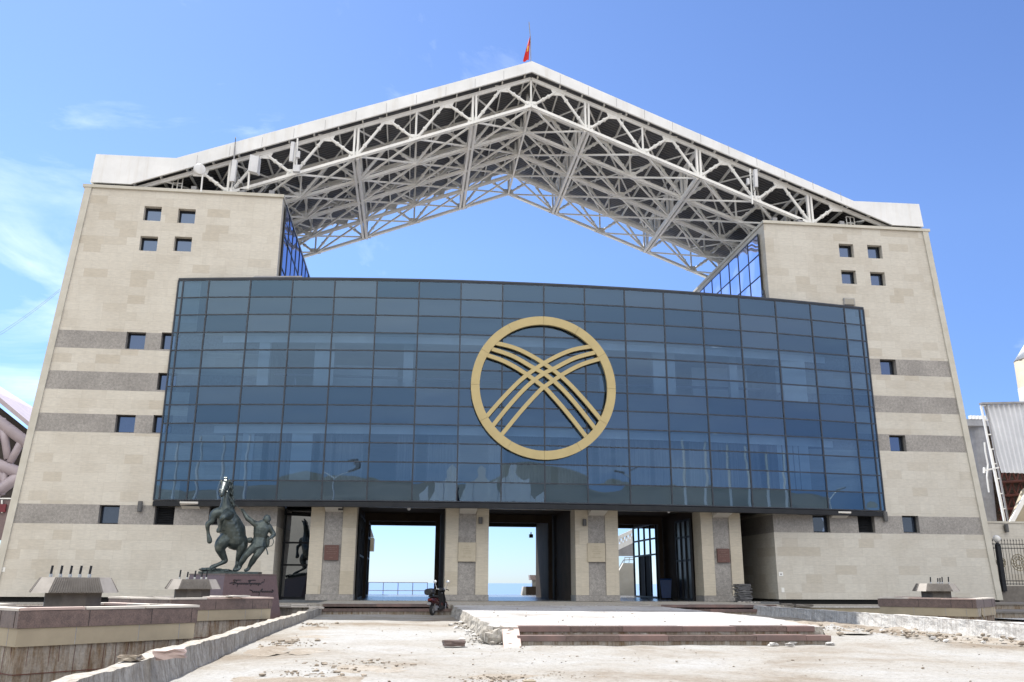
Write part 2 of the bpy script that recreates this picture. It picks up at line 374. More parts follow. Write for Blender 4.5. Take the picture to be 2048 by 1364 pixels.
# ================================================================== setting
ZF, ZG, ZP = -.77, -1.12, -1.45     # portico floor, court, pit level
def ground_fn(x0, x1, y0, y1, z, amp, sc=.35):
    def f(u, v):
        x = x0+(x1-x0)*u; y = y0+(y1-y0)*v
        return (x, y, z+amp*noise.noise(Vector((x*sc, y*sc, 3)))+amp*.5*noise.noise(Vector((x*1.7, y*1.7, 9))))
    return f
mb = MB()
mb.poly([(-2500, -2600, ZP-.02), (2500, -2600, ZP-.02), (2500, 57, ZP-.02), (-2500, 57, ZP-.02)], EARTH)
tag(mb.build('ground'), kind='structure')
mb = MB().grid(ground_fn(-60, -3.2, -25, 40, ZP+.06, .07), 90, 100, EARTH)
mb.grid(ground_fn(13.6, 70, -25, 40, ZP+.06, .07), 80, 80, EARTH)
tag(mb.build('excavated_earth', smooth=True), kind='structure')
def court(u, v):
    x = -3.05+(13.35+3.05)*u; y = -25+(33.6+25)*v*1.0
    z = ZG+.022*noise.noise(Vector((x*.5, y*.35, 1)))+.016*noise.noise(Vector((x*2.1, y*2.1, 5)))
    z -= .011*max(0, 20-y)
    z += .14*max(0, 1-abs(y-21)/5.5)*max(0, 1-abs(x-10.3)/1.9)*(1+.5*noise.noise(Vector((x*2, y*2, 0))))
    return (x, y, z)
mb = MB().grid(court, 110, 260, DUST)
tag(mb.build('court', smooth=True), kind='structure')
# raised screed path in the middle
rr = random.Random(3)
mb = MB()
NX, NY = 40, 80
def platx(v): return 1.72+.10*noise.noise(Vector((0, v*14, 2)))+.06*noise.noise(Vector((0, v*40, 7)))
def plat(u, v):
    x0 = platx(v); x1 = 8.45+.8*min(1, v/.3)+.12*noise.noise(Vector((5, v*16, 2))); x = x0+(x1-x0)*u; y = 17.75+(33.5-17.75)*v
    return (x, y, -.80+.008*noise.noise(Vector((x*2, y*2, 4)))+(-.03*(1-v)))
mb.grid(plat, NX, NY, PLATF)
def side(xf, sx):
    def f(u, v):
        p = Vector(plat(xf, u)); k = noise.noise(Vector((xf*9, u*60, v*6)))
        return (p.x+sx*(v*.10+.05*k*(v > 0)), p.y, p.z+(ZG-.05-p.z)*v)
    return f
mb.grid(side(0, -1), NY, 4, CONC); mb.grid(side(1, 1), NY, 4, CONC)
def front(u, v):
    p = Vector(plat(u, 0)); k = noise.noise(Vector((u*30, 3, v*6)))
    return (p.x, p.y-.05*v-.05*k*(v > 0), p.z+(ZG-.05-p.z)*v)
mb.grid(front, NX, 4, CONC)
for i, (x, y, q) in enumerate(((1.72, 17.72, .16), (1.9, 17.66, .15), (2.08, 17.7, .14), (1.62, 17.95, .14), (1.85, 17.8, .2))): mb.blob((x, y, -1.02), q, CONC, i, (1.1, .8, .9), .5, 2)
tag(mb.build('raised_path', smooth=False), kind='structure')
# portico floor and terrace behind
mb = MB().box((-3.35, 33.6, ZG-.3), (1.7, 40, ZF), CONC).box((9.2, 33.6, ZG-.3), (14.5, 40, ZF), CONC).box((1.7, 33.5, ZG-.3), (9.2, 40, ZF-.012), CONC)
mb.box((-17.2, 36.6, ZP-.1), (-3.35, 39.96, ZF-.10), CONC); mb.box((14.5, 36.6, ZP-.1), (28, 39.96, ZF-.10), CONC)
tag(mb.build('portico_apron'), kind='structure')
mb = MB().box((-5.8, 40, ZP), (17.05, 61.5, ZF+.004), FLOORM)
tag(mb.build('portico_floor'), kind='structure')
mb = MB().box((-30, 53.2, ZP), (-5.8, 61.5, ZF-.01), CONC).box((17.05, 53.2, ZP), (45, 61.5, ZF-.01), CONC)
tag(mb.build('rear_terrace'), kind='structure')
def slope(u, v):
    x = -900+1800*u; y = 61.5+(170-61.5)*v
    return (x, y, -1.4-27*v+1.0*noise.noise(Vector((x*.05, y*.05, 0))))
tag(MB().grid(slope, 60, 12, EARTH).build('shore_slope'), kind='structure')
m, nt2, b = new_mat('lake_water'); b.inputs['Base Color'].default_value = (.12, .19, .34, 1); b.inputs['Roughness'].default_value = .35; b.inputs['Specular IOR Level'].default_value = .4
bump(nt2, b, nz(nt2, coords(nt2, (.02, .06, 1)), 1, 6), .2, 1.0); LAKE = m
tag(MB().poly([(-60000, 120, -26), (60000, 120, -26), (60000, 70000, -26), (-60000, 70000, -26)], LAKE).build('lake'), kind='structure')
# far hills behind the photographer (mirrored in the glass front)
HILL = plain('hazed_hill_grass', (.25, .235, .20), (.18, .175, .15), .006, .9, detail=9)  # grass tone lightened, distance haze is put into the colour
def hills(u, v):
    x = -2600+5200*u; y = -1500-900*v
    n = noise.fractal(Vector((x*.0016, y*.0016, 1.3)), 1, 2, 6)
    return (x, y, -2+(300*math.sin(PI*min(1, v*1.15)*.5)*(.92+.26*n)))
tag(MB().grid(hills, 160, 24, HILL).build('hills', smooth=True), kind='structure')

# ================================================================== the building
CX = 5.6
B = thing('event_building', (CX, 40, ZF), 'large beige stone and blue glass building spanned by a white gabled truss roof', 'building', world=True)
zl = lambda px, py: at(px, py, 40).z
bandz = [(zl(105, 694), zl(105, 658.7)), (zl(75, 776.5), zl(75, 739.4)), (zl(55, 861.5), zl(55, 824.4)), (zl(30, 1046), zl(30, 1006.6))]
XoL = lambda z: -17.05+(z-2.38)*.0759
XoR = lambda z: 28.09-(z+.77)*.0712
ZT = 18.05; ZB = -.66
def wall_with_holes(mb, x0, x1, z0, z1, holes, xcuts, zcuts, Y, matf, depth=.36, rev=None):
    xs = sorted(set([x0, x1]+[c for h in holes for c in (h[0], h[1])]+[c for c in xcuts if x0 < c < x1]))
    zs = sorted(set([z0, z1]+[c for h in holes for c in (h[2], h[3])]+[c for c in zcuts if z0 < c < z1]))
    for i in range(len(xs)-1):
        for j in range(len(zs)-1):
            cx, cz = (xs[i]+xs[i+1])/2, (zs[j]+zs[j+1])/2
            if any(h[0] < cx < h[1] and h[2] < cz < h[3] for h in holes): continue
            mb.poly([(xs[i], Y, zs[j]), (xs[i+1], Y, zs[j]), (xs[i+1], Y, zs[j+1]), (xs[i], Y, zs[j+1])], matf(cz))
    for h in holes:
        a, b_, c, d = h; r = rev or matf((c+d)/2)
        for q in ([(a, Y, c), (a, Y, d)], [(b_, Y, d), (b_, Y, c)], [(a, Y, d), (b_, Y, d)], [(b_, Y, c), (a, Y, c)]):
            p0, p1 = Vector(q[0]), Vector(q[1]); dd = Vector((0, depth, 0))
            mb.poly([p0, p1, p1+dd, p0+dd], r)
def hole(px, py, w, h):
    p = at(px, py, 40); return (p.x-w/2, p.x+w/2, p.z-h/2, p.z+h/2)
WL = [(305, 427, 0), (373, 432, 0), (297, 487, 0), (365.5, 488, 0), (271, 681, 0), (341, 682, 0), (334, 763, 0), (250, 847, 0), (325, 848, 0), (217.5, 1029, 0), (328.5, 1031, 1), (437, 1031, 1)]
WR = [(1693, 501, 0), (1750, 503.5, 0), (1698, 554, 0), (1756, 557.5, 0), (1777, 734, 0), (1796, 886.5, 0), (1643, 1047.5, 0), (1733, 1048, 1), (1822, 1048.5, 0)]
def tower(sgn, wins, stone):
    mb = MB(); Xo = XoL if sgn < 0 else XoR
    xi_u, xi_l = (-6.68, -5.8) if sgn < 0 else (17.72, 17.05)
    holes = [hole(x, y, .80 if y < 600 else .84, .74 if y < 600 else .80) for x, y, _ in wins]
    matf = lambda z: GRAN if any(a < z < b_ for a, b_ in bandz) else stone
    zc = [c for bz in bandz for c in bz]
    xe = (-15.75 if sgn < 0 else 26.65)          # grid meets the leaning edge strip here
    zsplit = 3.34
    lo, hi = (xe, xi_u) if sgn < 0 else (xi_u, xe)
    up = [h for h in holes if h[2] > zsplit]; dn = [h for h in holes if h[2] <= zsplit]
    wall_with_holes(mb, lo, hi, zsplit, ZT, up, [], zc, 40, matf)
    lo, hi = (xe, xi_l) if sgn < 0 else (xi_l, xe)
    wall_with_holes(mb, lo, hi, ZB, zsplit, dn, [], zc, 40, matf)
    zz = sorted(set([ZB, ZT, zsplit]+[c for c in zc if ZB < c < ZT]))
    for a, b_ in zip(zz[:-1], zz[1:]):
        mb.poly([(Xo(a), 40, a), (xe, 40, a), (xe, 40, b_), (Xo(b_), 40, b_)], matf((a+b_)/2))
        mb.poly([(Xo(a), 40, a), (Xo(b_), 40, b_), (Xo(b_), 53, b_), (Xo(a), 53, a)], matf((a+b_)/2))
    # inner return, back and top
    mb.poly([(xi_u, 40, zsplit), (xi_u, 53, zsplit), (xi_u, 53, ZT), (xi_u, 40, ZT)], stone)
    mb.poly([(xi_l, 40, ZB), (xi_l, 53, ZB), (xi_l, 53, zsplit), (xi_l, 40, zsplit)], stone)
    for a, b_ in [bandz[3]]:
        x = xi_l + (-sgn)*.003
        mb.poly([(x, 40, a), (x, 46, a), (x, 46, b_), (x, 40, b_)], GRAN)
    mb.poly([(xi_u, 53, ZB), (Xo(ZB), 53, ZB), (Xo(ZT), 53, ZT), (xi_u, 53, ZT)], stone)
    mb.poly([(xi_u, 40, ZT), (Xo(ZT), 40, ZT), (Xo(ZT), 53, ZT), (xi_u, 53, ZT)], TRIM)
    w = mb.build('stone_tower', B, fix=False)
    # cap and leaning corner trim
    mb = MB(); e = .06
    a, c = sorted((Xo(ZT)+sgn*.12, xi_u-sgn*.06))
    mb.box((a, 39.90, ZT+.003), (c, 53.05, ZT+.15), TRIM); mb.build('coping', w)
    mb = MB(); tw = .28*sgn
    mb.hexa([(Xo(ZB)+sgn*.02, 39.93, ZB), (Xo(ZB)-tw, 39.93, ZB), (Xo(ZB)-tw, 40.3, ZB), (Xo(ZB)+sgn*.02, 40.3, ZB),
             (Xo(ZT)+sgn*.02, 39.93, ZT), (Xo(ZT)-tw, 39.93, ZT), (Xo(ZT)-tw, 40.3, ZT), (Xo(ZT)+sgn*.02, 40.3, ZT)], TRIM); mb.build('corner_trim', w)
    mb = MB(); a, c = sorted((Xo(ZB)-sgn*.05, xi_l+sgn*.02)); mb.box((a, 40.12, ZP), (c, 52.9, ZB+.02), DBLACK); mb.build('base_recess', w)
    for (x, y, lou), h in zip(wins, holes):
        a, b_, c, d = h; Y = 40.26
        mb = MB(); t = .055
        for q in (((a, Y, c), (a+t, Y+.09, d)), ((b_-t, Y, c), (b_, Y+.09, d)), ((a+t, Y, c), (b_-t, Y+.09, c+t)), ((a+t, Y, d-t), (b_-t, Y+.09, d))): mb.box(*q, FRAME)
        if lou:
            n = 9
            for i in range(n):
                zz_ = c+t+(d-c-2*t)*(i+.2)/n
                mb.hexa([(a+t, Y+.01, zz_), (b_-t, Y+.01, zz_), (b_-t, Y+.08, zz_+.05), (a+t, Y+.08, zz_+.05), (a+t, Y+.01, zz_+.012), (b_-t, Y+.01, zz_+.012), (b_-t, Y+.08, zz_+.062), (a+t, Y+.08, zz_+.062)], FRAME)
            wo = mb.build('louvre_window', B)
            MB().poly([(a, Y+.095, c), (b_, Y+.095, c), (b_, Y+.095, d), (a, Y+.095, d)], DBLACK).build('backing', wo)
        else:
            wo = mb.build('window', B)
            MB().grid(lambda u, v: (a+t+(b_-a-2*t)*u, Y+.055+.0009*math.sin(PI*u)*math.sin(PI*v), c+t+(d-c-2*t)*v), 6, 6, WING).build('pane', wo, smooth=True, fix=False)
tower(-1, WL, STONE); tower(1, WR, STONE_R)

# glass inner sides of the towers
for sgn, X in ((-1, -6.58), (1, 17.60)):
    y0, y1 = 40.55, 52.0; z0, z1 = (13.0, 17.9) if sgn < 0 else (14.2, 17.65)
    mb = MB(); n = 8
    fr = MB()
    for i in range(n+1):
        y = y0+(y1-y0)*i/n; fr.box((X-.03, y-.018, z0), (X+.03, y+.018, z1), MULL)
    for z in (z0, z0+.34*(z1-z0), z0+.68*(z1-z0), z1): fr.box((X-.03, y0-.04, z-.022), (X+.03, y1, z+.022), MULL)
    f = fr.build('side_glazing_frame', B)
    zz = [z0, z0+.34*(z1-z0), z0+.68*(z1-z0), z1]; r = random.Random(5)
    for i in range(n):
        for j in range(3):
            ya, yb, za, zb = y0+(y1-y0)*i/n, y0+(y1-y0)*(i+1)/n, zz[j], zz[j+1]; amp = r.uniform(-.006, .008); ph = r.uniform(0, 6)
            mb.grid(lambda u, v: (X+amp*math.sin(PI*u)*math.sin(PI*v)+.003*math.sin(5*u+ph), ya+(yb-ya)*u, za+(zb-za)*v), 6, 6, SIDEG)
    mb.build('side_glass', f, smooth=True, fix=False)

# ---- curved glass front
RC, XC, YC = 93.0, 5.75, 38.42+93.0
def arc(x, off=0):
    a = math.asin((x-XC)/RC); return Vector((XC+(RC-off)*math.sin(a), YC-(RC-off)*math.cos(a), 0)) if off else Vector((x, YC-math.sqrt(RC*RC-(x-XC)**2), 0))
GT, GB = 13.56, 3.42; NR = 12; rh = (GT-GB)/NR
xm = [-11.12, -10.88]+[5.93+1.95*k for k in range(-8, 9)]+[22.45, 22.68]
CW = MB()
for x in xm:
    p = arc(x); CW.box((p.x-.03, p.y-.03, GB), (p.x+.03, p.y+.12, GT), MULL)
for j in range(NR+1):
    z = GB+rh*j
    for a, b_ in zip(xm[:-1], xm[1:]):
        p, q = arc(a), arc(b_); p.z = q.z = z; CW.bar(p+Vector((0, .05, 0)), q+Vector((0, .05, 0)), .15, .05, MULL)
for a, b_ in zip(xm[:-1], xm[1:]):
    p, q = arc(a), arc(b_)
    CW.hexa([p+Vector((0, -.08, GB-.27)), q+Vector((0, -.08, GB-.27)), q+Vector((0, .25, GB-.27)), p+Vector((0, .25, GB-.27)), p+Vector((0, -.08, GB-.06)), q+Vector((0, -.08, GB-.06)), q+Vector((0, .25, GB-.06)), p+Vector((0, .25, GB-.06))], FRAME)
    CW.hexa([p+Vector((0, -.05, GT+.03)), q+Vector((0, -.05, GT+.03)), q+Vector((0, .25, GT+.03)), p+Vector((0, .25, GT+.03)), p+Vector((0, -.05, GT+.11)), q+Vector((0, -.05, GT+.11)), q+Vector((0, .25, GT+.11)), p+Vector((0, .25, GT+.11))], MULL)
CWO = CW.build('curtain_wall', B)
G = MB(); r = random.Random(11)
for a, b_ in zip(xm[:-1], xm[1:]):
    p, q = arc(a), arc(b_); nrm = Vector(((p.y-q.y), (q.x-p.x), 0)).normalized()
    for j in range(NR):
        z0, z1 = GB+rh*j, GB+rh*(j+1)
        amp = r.uniform(-.0010, .0014)*(1 if b_-a > .5 else .1); tx = r.uniform(-.0018, .0018); tz = r.uniform(-.0016, .0016); s1 = r.uniform(.0, .0009)*(1 if b_-a > .5 else .1); ph = r.uniform(0, 6)
        def fn(u, v):
            d = amp*math.sin(PI*u)*math.sin(PI*v)+tx*(u-.5)+tz*(v-.5)+s1*math.sin(6.5*v+ph)*math.sin(PI*u)
            w = p.lerp(q, u)+nrm*d; return (w.x, w.y, z0+(z1-z0)*v)
        G.grid(fn, 8 if b_-a > .5 else 1, 8, CURT)
G.build('glass', CWO, smooth=True, fix=False)
# what stands behind the panes: spandrel boards, slabs, rooms
I = MB()
def bandboard(z0, z1, mat, off=.22):
    for a, b_ in zip(xm[:-1], xm[1:]):
        p, q = arc(a), arc(b_); d = Vector((0, off, 0)); I.poly([p+d+Vector((0, 0, z0)), q+d+Vector((0, 0, z0)), q+d+Vector((0, 0, z1)), p+d+Vector((0, 0, z1))], mat)
for q in ((GT-3*rh+.02, GT), (GB+4*rh, GB+6*rh), (GB, GB+rh)): I = MB(); bandboard(*q, SPAND); I.build('spandrel_board', CWO, fix=False)
for q in (GT-3*rh, GB+4*rh): I = MB(); bandboard(q-.38, q-.04, INTW, .42); I.build('ceiling_edge', CWO, fix=False)
def slab(z, mat, y1=40.0, ym=49, name='floor_slab', z2=None):
    s = MB()
    pts = [arc(x)+Vector((0, .25, z)) for x in xm]
    s.poly(pts+[Vector((xm[-1], 40.35, z)), Vector((xm[0], 40.35, z))], mat)
    s.poly([(-6.6, 40.35, z), (17.5, 40.35, z), (17.5, ym, z), (-6.6, ym, z)], mat)
    return s.build(name, CWO, fix=False)
slab(GT-3*rh-.02, INTW, name='ceiling'); slab(GB+6*rh, INTD); slab(GB+4*rh-.02, INTW, name='ceiling'); slab(GB+rh, INTD)
s = MB(); pts = [arc(x)+Vector((0, .2, 0)) for x in xm]
s.prism([Vector((p.x, p.y, GT+.02)) for p in pts]+[Vector((xm[-1], 40, GT+.02)), Vector((17.5, 40, GT+.02)), Vector((17.5, 49.2, GT+.02)), Vector((-6.6, 49.2, GT+.02)), Vector((-6.6, 40, GT+.02)), Vector((xm[0], 40, GT+.02))], (0, 0, .05), GREYST2)
s.build('flat_roof', CWO)
s = MB(); s.prism([Vector((p.x, p.y, GB-.09)) for p in pts]+[Vector((xm[-1], 40, GB-.09)), Vector((xm[0], 40, GB-.09))], (0, 0, .05), SOFF); s.build('soffit', CWO)
s = MB(); s.box((-6.6, 48.6, GB), (17.5, 49.1, GT), INTW)
r = random.Random(4)
for x, w in ((-8.4, .45), (-6.9, .5), (-4.2, .9), (-.3, .45), (5.7, .45), (9.0, .45), (12.0, 1.1), (15.6, .4), (18.6, 1.2), (20.9, .8)):
    y = arc(x).y+1.1 if -6 < x < 17 else arc(x).y+.5
    s.box((x-w/2, y, GB+6*rh), (x+w/2, y+.35, GT-3*rh-.05), INTW)
s.box((-4.6, 41.5, GB+6*rh), (-.8, 41.7, GT-3*rh-.9), INTW); s.box((14.0, 41.6, GB+6*rh), (16.9, 41.8, GT-3*rh-.4), INTW); s.box((2, 45, GB+6*rh), (3.5, 45.3, GT-3*rh-.7), INTD)
s.box((-6.55, 40.9, GB+6*rh+.9), (17.4, 41.0, GB+6*rh+1.0), INTD)
for x, w in ((-9.7, .7), (-7.3, .5), (-4.9, .9), (18.2, 1.6), (20.2, .9)):
    y = arc(x).y+.55; s.box((x-w/2, y, GB+rh), (x+w/2, y+.2, GB+4*rh-.05), INTW)
s.build('room', CWO)
x = -6.4
while x < 17.3:
    wv = random.uniform(.5, 2.2)
    if random.random() < .72:
        n = max(4, int(wv/.08)); y = arc(x).y+.75; s = MB()
        s.grid(lambda u, v: (x+wv*u, y+.05*math.sin(u*n*1.9), GB+rh+.05+(3*rh-.15)*v), n*2, 1, CURTN); s.build('curtain', CWO, smooth=True, fix=False)
    x += wv+random.uniform(.1, .5)
s = MB(); p = at(505, 556, 39.6); q = at(595, 558, 39.6)
s.hexa([(p.x, 39.4, GT+.12), (q.x+.25, 39.2, GT+.12), (q.x+.25, 40.0, GT+.12), (p.x, 40.0, GT+.12), (p.x+.15, 39.42, GT+.2), (q.x+.25, 39.22, GT+.24), (q.x+.25, 40.0, GT+.24), (p.x+.15, 40, GT+.2)], GREYST2); s.build('parapet_flashing', CWO)

# ---- podium: pillars, recesses, passages
PX = [(-4.33, -2.32), (1.66, 3.60), (7.57, 9.57), (13.52, 15.44)]
for k, (a, b_) in enumerate(PX):
    c = (a+b_)/2; mb = MB()
    for x0, x1 in ((a, c-.40), (c+.40, b_)): mb.box((x0, 40, ZF+.26), (x1, 41.2, 3.30), PILST)
    mb.box((c-.40, 40.2, ZF+.26), (c+.40, 41.2, 3.30), PILST)
    po = mb.build('pillar', B)
    MB().box((c-.397, 40.05, ZF+.26), (c+.397, 40.197, 3.2), GRAN).build('granite_strip', po)
    MB().box((a-.02, 39.97, ZF+.004), (b_+.02, 41.2, ZF+.255), GRAN).build('plinth', po)
    MB().hexa([(c-.38, 39.0, 3.24), (c+.38, 39.0, 3.24), (c+.38, 40.2, 2.98), (c-.38, 40.2, 2.98), (c-.38, 39.0, 3.325), (c+.38, 39.0, 3.325), (c+.38, 40.2, 3.325), (c-.38, 40.2, 3.325)], SOFF).build('bracket', po)
# extra brackets outside the pillar row
for c in (-9.5, 20.3):
    MB().hexa([(c-.38, 39.45, 3.25), (c+.38, 39.45, 3.25), (c+.38, 39.99, 3.05), (c-.38, 39.99, 3.05), (c-.38, 39.45, 3.325), (c+.38, 39.45, 3.325), (c+.38, 39.99, 3.325), (c-.38, 39.99, 3.325)], SOFF).build('bracket', B)
mb = MB()
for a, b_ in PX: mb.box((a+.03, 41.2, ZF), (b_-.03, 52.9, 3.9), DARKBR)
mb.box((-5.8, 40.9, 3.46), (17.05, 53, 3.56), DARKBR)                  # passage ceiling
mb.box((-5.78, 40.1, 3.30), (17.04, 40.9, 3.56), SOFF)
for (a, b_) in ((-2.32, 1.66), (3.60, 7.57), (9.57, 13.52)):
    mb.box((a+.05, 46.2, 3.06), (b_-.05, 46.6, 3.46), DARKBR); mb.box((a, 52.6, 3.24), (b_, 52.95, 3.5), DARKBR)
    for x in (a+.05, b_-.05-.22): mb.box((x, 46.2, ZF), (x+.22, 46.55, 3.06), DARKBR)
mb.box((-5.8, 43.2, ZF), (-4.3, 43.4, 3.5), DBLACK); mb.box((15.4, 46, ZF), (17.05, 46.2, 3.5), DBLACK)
mb.build('passage_wall', B)
def glazed_door(name_p, Y0, Y1, X, z1, panes, zc, gl, face=-1):
    """glazed wall in the plane x = X"""
    fr = MB(); n = panes; z0 = ZF+.01
    for i in range(n+1):
        y = Y0+(Y1-Y0)*i/n; fr.box((X-.05, y-.04, z0), (X+.05, y+.04, z1), FRAME)
    for z in [z0+.05]+zc+[z1]: fr.box((X-.045, Y0, z-.045), (X+.045, Y1, z+.045), FRAME)
    d = fr.build('glazed_door', B)
    g = MB(); zz = [z0]+zc+[z1]
    for i in range(n):
        for j in range(len(zz)-1):
            ya, yb, za, zb = Y0+(Y1-Y0)*i/n, Y0+(Y1-Y0)*(i+1)/n, zz[j], zz[j+1]
            if gl is SKYDOOR and X > 0 and j == 0 and i in (1, 2):
                g.poly([(X+.01, ya, za), (X+.01, yb, za), (X+.01, yb, zb), (X+.01, ya, zb)], DBLACK)
            else: g.poly([(X, ya, za), (X, yb, za), (X, yb, zb), (X, ya, zb)], gl)
    g.build('pane', d, fix=False)
SKYDOOR = glass('sky_mirror_glass', (0, 0, 0), (.92, .96, 1), .62, dark=(.03, .04, .05))
glazed_door('r', 47.3, 52.2, 13.42, 3.2, 4, [1.55, 2.4], SKYDOOR)
DKPAN = plain('dark_door_pane', (.012, .013, .015), (.016, .017, .019), 1, .35)
glazed_door('r2', 41.3, 43.6, 13.42, 3.0, 3, [1.1, 2.2], DKPAN)
glazed_door('l', 47.2, 52.4, -2.24, 3.2, 4, [1.3, 2.4], SKYDOOR)
glazed_door('l2', 41.5, 45.5, -2.24, 3.0, 3, [1.2], DKDOOR)
# dark glazed doors facing out of the left recess
fr = MB(); x0, x1, Y = -5.78, -4.32, 42.2
for x in (x0+.04, x1-.1): fr.box((x, Y-.05, ZF), (x+.07, Y+.05, 3.3), FRAME)
for z in (ZF+.06, .75, 1.75, 3.05): fr.box((x0, Y-.045, z-.04), (x1, Y+.045, z+.04), FRAME)
d = fr.build('glazed_door', B); MB().grid(lambda u, v: (x0+(x1-x0)*u, Y+.01*math.sin(3*v+2*u), ZF+(3.3-ZF)*v), 8, 16, glass('recess_glass', (0, 0, 0), (.9, .93, .97), .22, dark=(.008, .009, .011))).build('pane', d, smooth=True, fix=False)

# ---- roof
SL = .390; HTOP = 25.84; HBOT = 24.2; YT = [40.4, 43.1, 45.75, 48.45, 51.1]
zt = lambda x: HTOP-SL*abs(x-CX); zb = lambda x: HBOT-.394*abs(x-CX)
deck = MB()
for s in (-1, 1):
    xe = CX+s*20.2
    deck.prism([(CX, 40.1, HTOP+.33), (xe, 40.1, HTOP+.33-SL*20.2), (xe, 40.1, HTOP+.41-SL*20.2), (CX, 40.1, HTOP+.41)], (0, 11.9, 0), DECK)
RO = deck.build('roof', B)
fz = MB()
for s, tops in ((-1, [(192, 308), (352, 316)]), (1, [(1838, 408), (1708, 402)])):
    o, kx = at(*tops[0], 39.95), at(*tops[1], 39.95); ap = at(1062, 122, 39.95); ab = at(1062, 143, 39.95)
    bk = at(*((261, 364) if s < 0 else (1786, 452)), 39.95); bo = at(*((180, 366) if s < 0 else (1848, 458)), 39.95)
    bk.z = bo.z = 18.33
    pts = [Vector((CX, 39.95, ap.z)), Vector((kx.x, 39.95, kx.z)), Vector((o.x, 39.95, o.z)), Vector((bo.x, 39.95, bo.z)), Vector((bk.x, 39.95, bk.z)), Vector((CX, 39.95, ab.z))]
    fz.prism(pts, (0, .10, 0), FASC)
    # eave return along the depth
    fz.prism([pts[2]+Vector((0, .10, 0)), pts[3]+Vector((0, .10, 0)), pts[3]+Vector((-s*.1, .10, 0)), pts[2]+Vector((-s*.1, .10, 0))], (0, 11.8, 0), FASC)
    fz.prism([pts[2]+Vector((-s*.1, .1, -.02)), pts[2]+Vector((-s*.1, .1, -.08)), pts[1]+Vector((0, .1, -.08)), pts[1]+Vector((0, .1, -.02))], (0, 11.8, 0), FASC)
fz.build('fascia', RO)
# thin seams on the fascia sheets + drip edge under it
sm = MB()
for s in (-1, 1):
    for i in range(1, 12):
        x = CX+s*1.5*i; z = 26.52-.392*abs(x-CX)
        sm.box((x-.008, 39.945, z-.50), (x+.008, 39.95, z), GREYST2)
    xe = CX+s*19.3
    sm.bar((CX, 40.12, HTOP+.25), (xe, 40.12, HTOP+.25-SL*19.3), .10, .05, GREYST2)
sm.build('fascia_seam', RO)
pur = MB()
for s in (-1, 1):
    for i in range(0, 17):
        x = CX+s*(.35+1.19*i); pur.bar((x, 40.2, zt(x)+.22), (x, 51.9, zt(x)+.22), .06, .16, WHITE)
pur.build('purlin', RO)
KMAX = 6
def node(k, top, Y): x = CX+2.985*k; return Vector((x, Y, zt(x) if top else zb(x)))
def tnode(h, Y): x = CX+2.985*h; return Vector((x, Y, zt(x)))
webstuff = MB()
for ti, Y in enumerate(YT):
    ch = MB()
    for s in (-1, 1):
        e = CX+s*19.4
        ch.bar((CX, Y, HTOP), (e, Y, zt(e)), .12, .19, WHITE)
        e2 = CX+s*15.0
        for dy in (-.085, .085): ch.bar((CX, Y+dy, HBOT), (e2, Y+dy, zb(e2)), .07, .14, WHITE)
    # gussets
    for k in range(-5, 6):
        p = node(k, 0, Y); ch.prism([p+Vector((-.36, -.02, -.03)), p+Vector((.36, -.02, -.03)), p+Vector((.26, -.02, .30)), p+Vector((-.26, -.02, .30))], (0, .04, 0), WHITE)
        for h in ((k-.5, k+.5) if k == 5 else (k-.5,)):
            p = tnode(h, Y); ch.prism([p+Vector((-.42, -.025, .05)), p+Vector((.42, -.025, .05)), p+Vector((.30, -.025, -.30)), p+Vector((-.30, -.025, -.30))], (0, .05, 0), WHITE)
    T = ch.build('roof_truss', RO) if False else ch.build('roof_truss', B)
    for k in range(-6, 7):
        if abs(k) <= 5:
            p = node(k, 0, Y)
            w = .09 if k % 2 == 0 else .15
            m1 = MB() if ti < 3 else webstuff
            if k % 2: 
                for dx in (-.09, .09): m1.bar(p+Vector((dx, 0, 0)), node(k, 1, Y)+Vector((dx, 0, 0)), .10, .18, WHITE, (0, 1, 0))
            else: m1.tube(p, node(k, 1, Y), .055, WHITE, 6)
            if ti < 3: m1.build('vertical_strut', T)
            for dh in (-.5, .5):
                q = tnode(k+dh, Y); dd = (q-p).normalized(); m1 = MB() if ti < 3 else webstuff
                m1.tube(p+dd*.2, q-dd*.25, .074, WHITE, 8)
                m1.tube(p+dd*.75, p+dd*.85, .11, WHITE, 8); m1.tube(q-dd*.75, q-dd*.65, .11, WHITE, 8)
                if ti < 3: m1.build('diagonal_brace', T)
wso = webstuff.build('web_members', B); wso['kind'] = 'stuff'
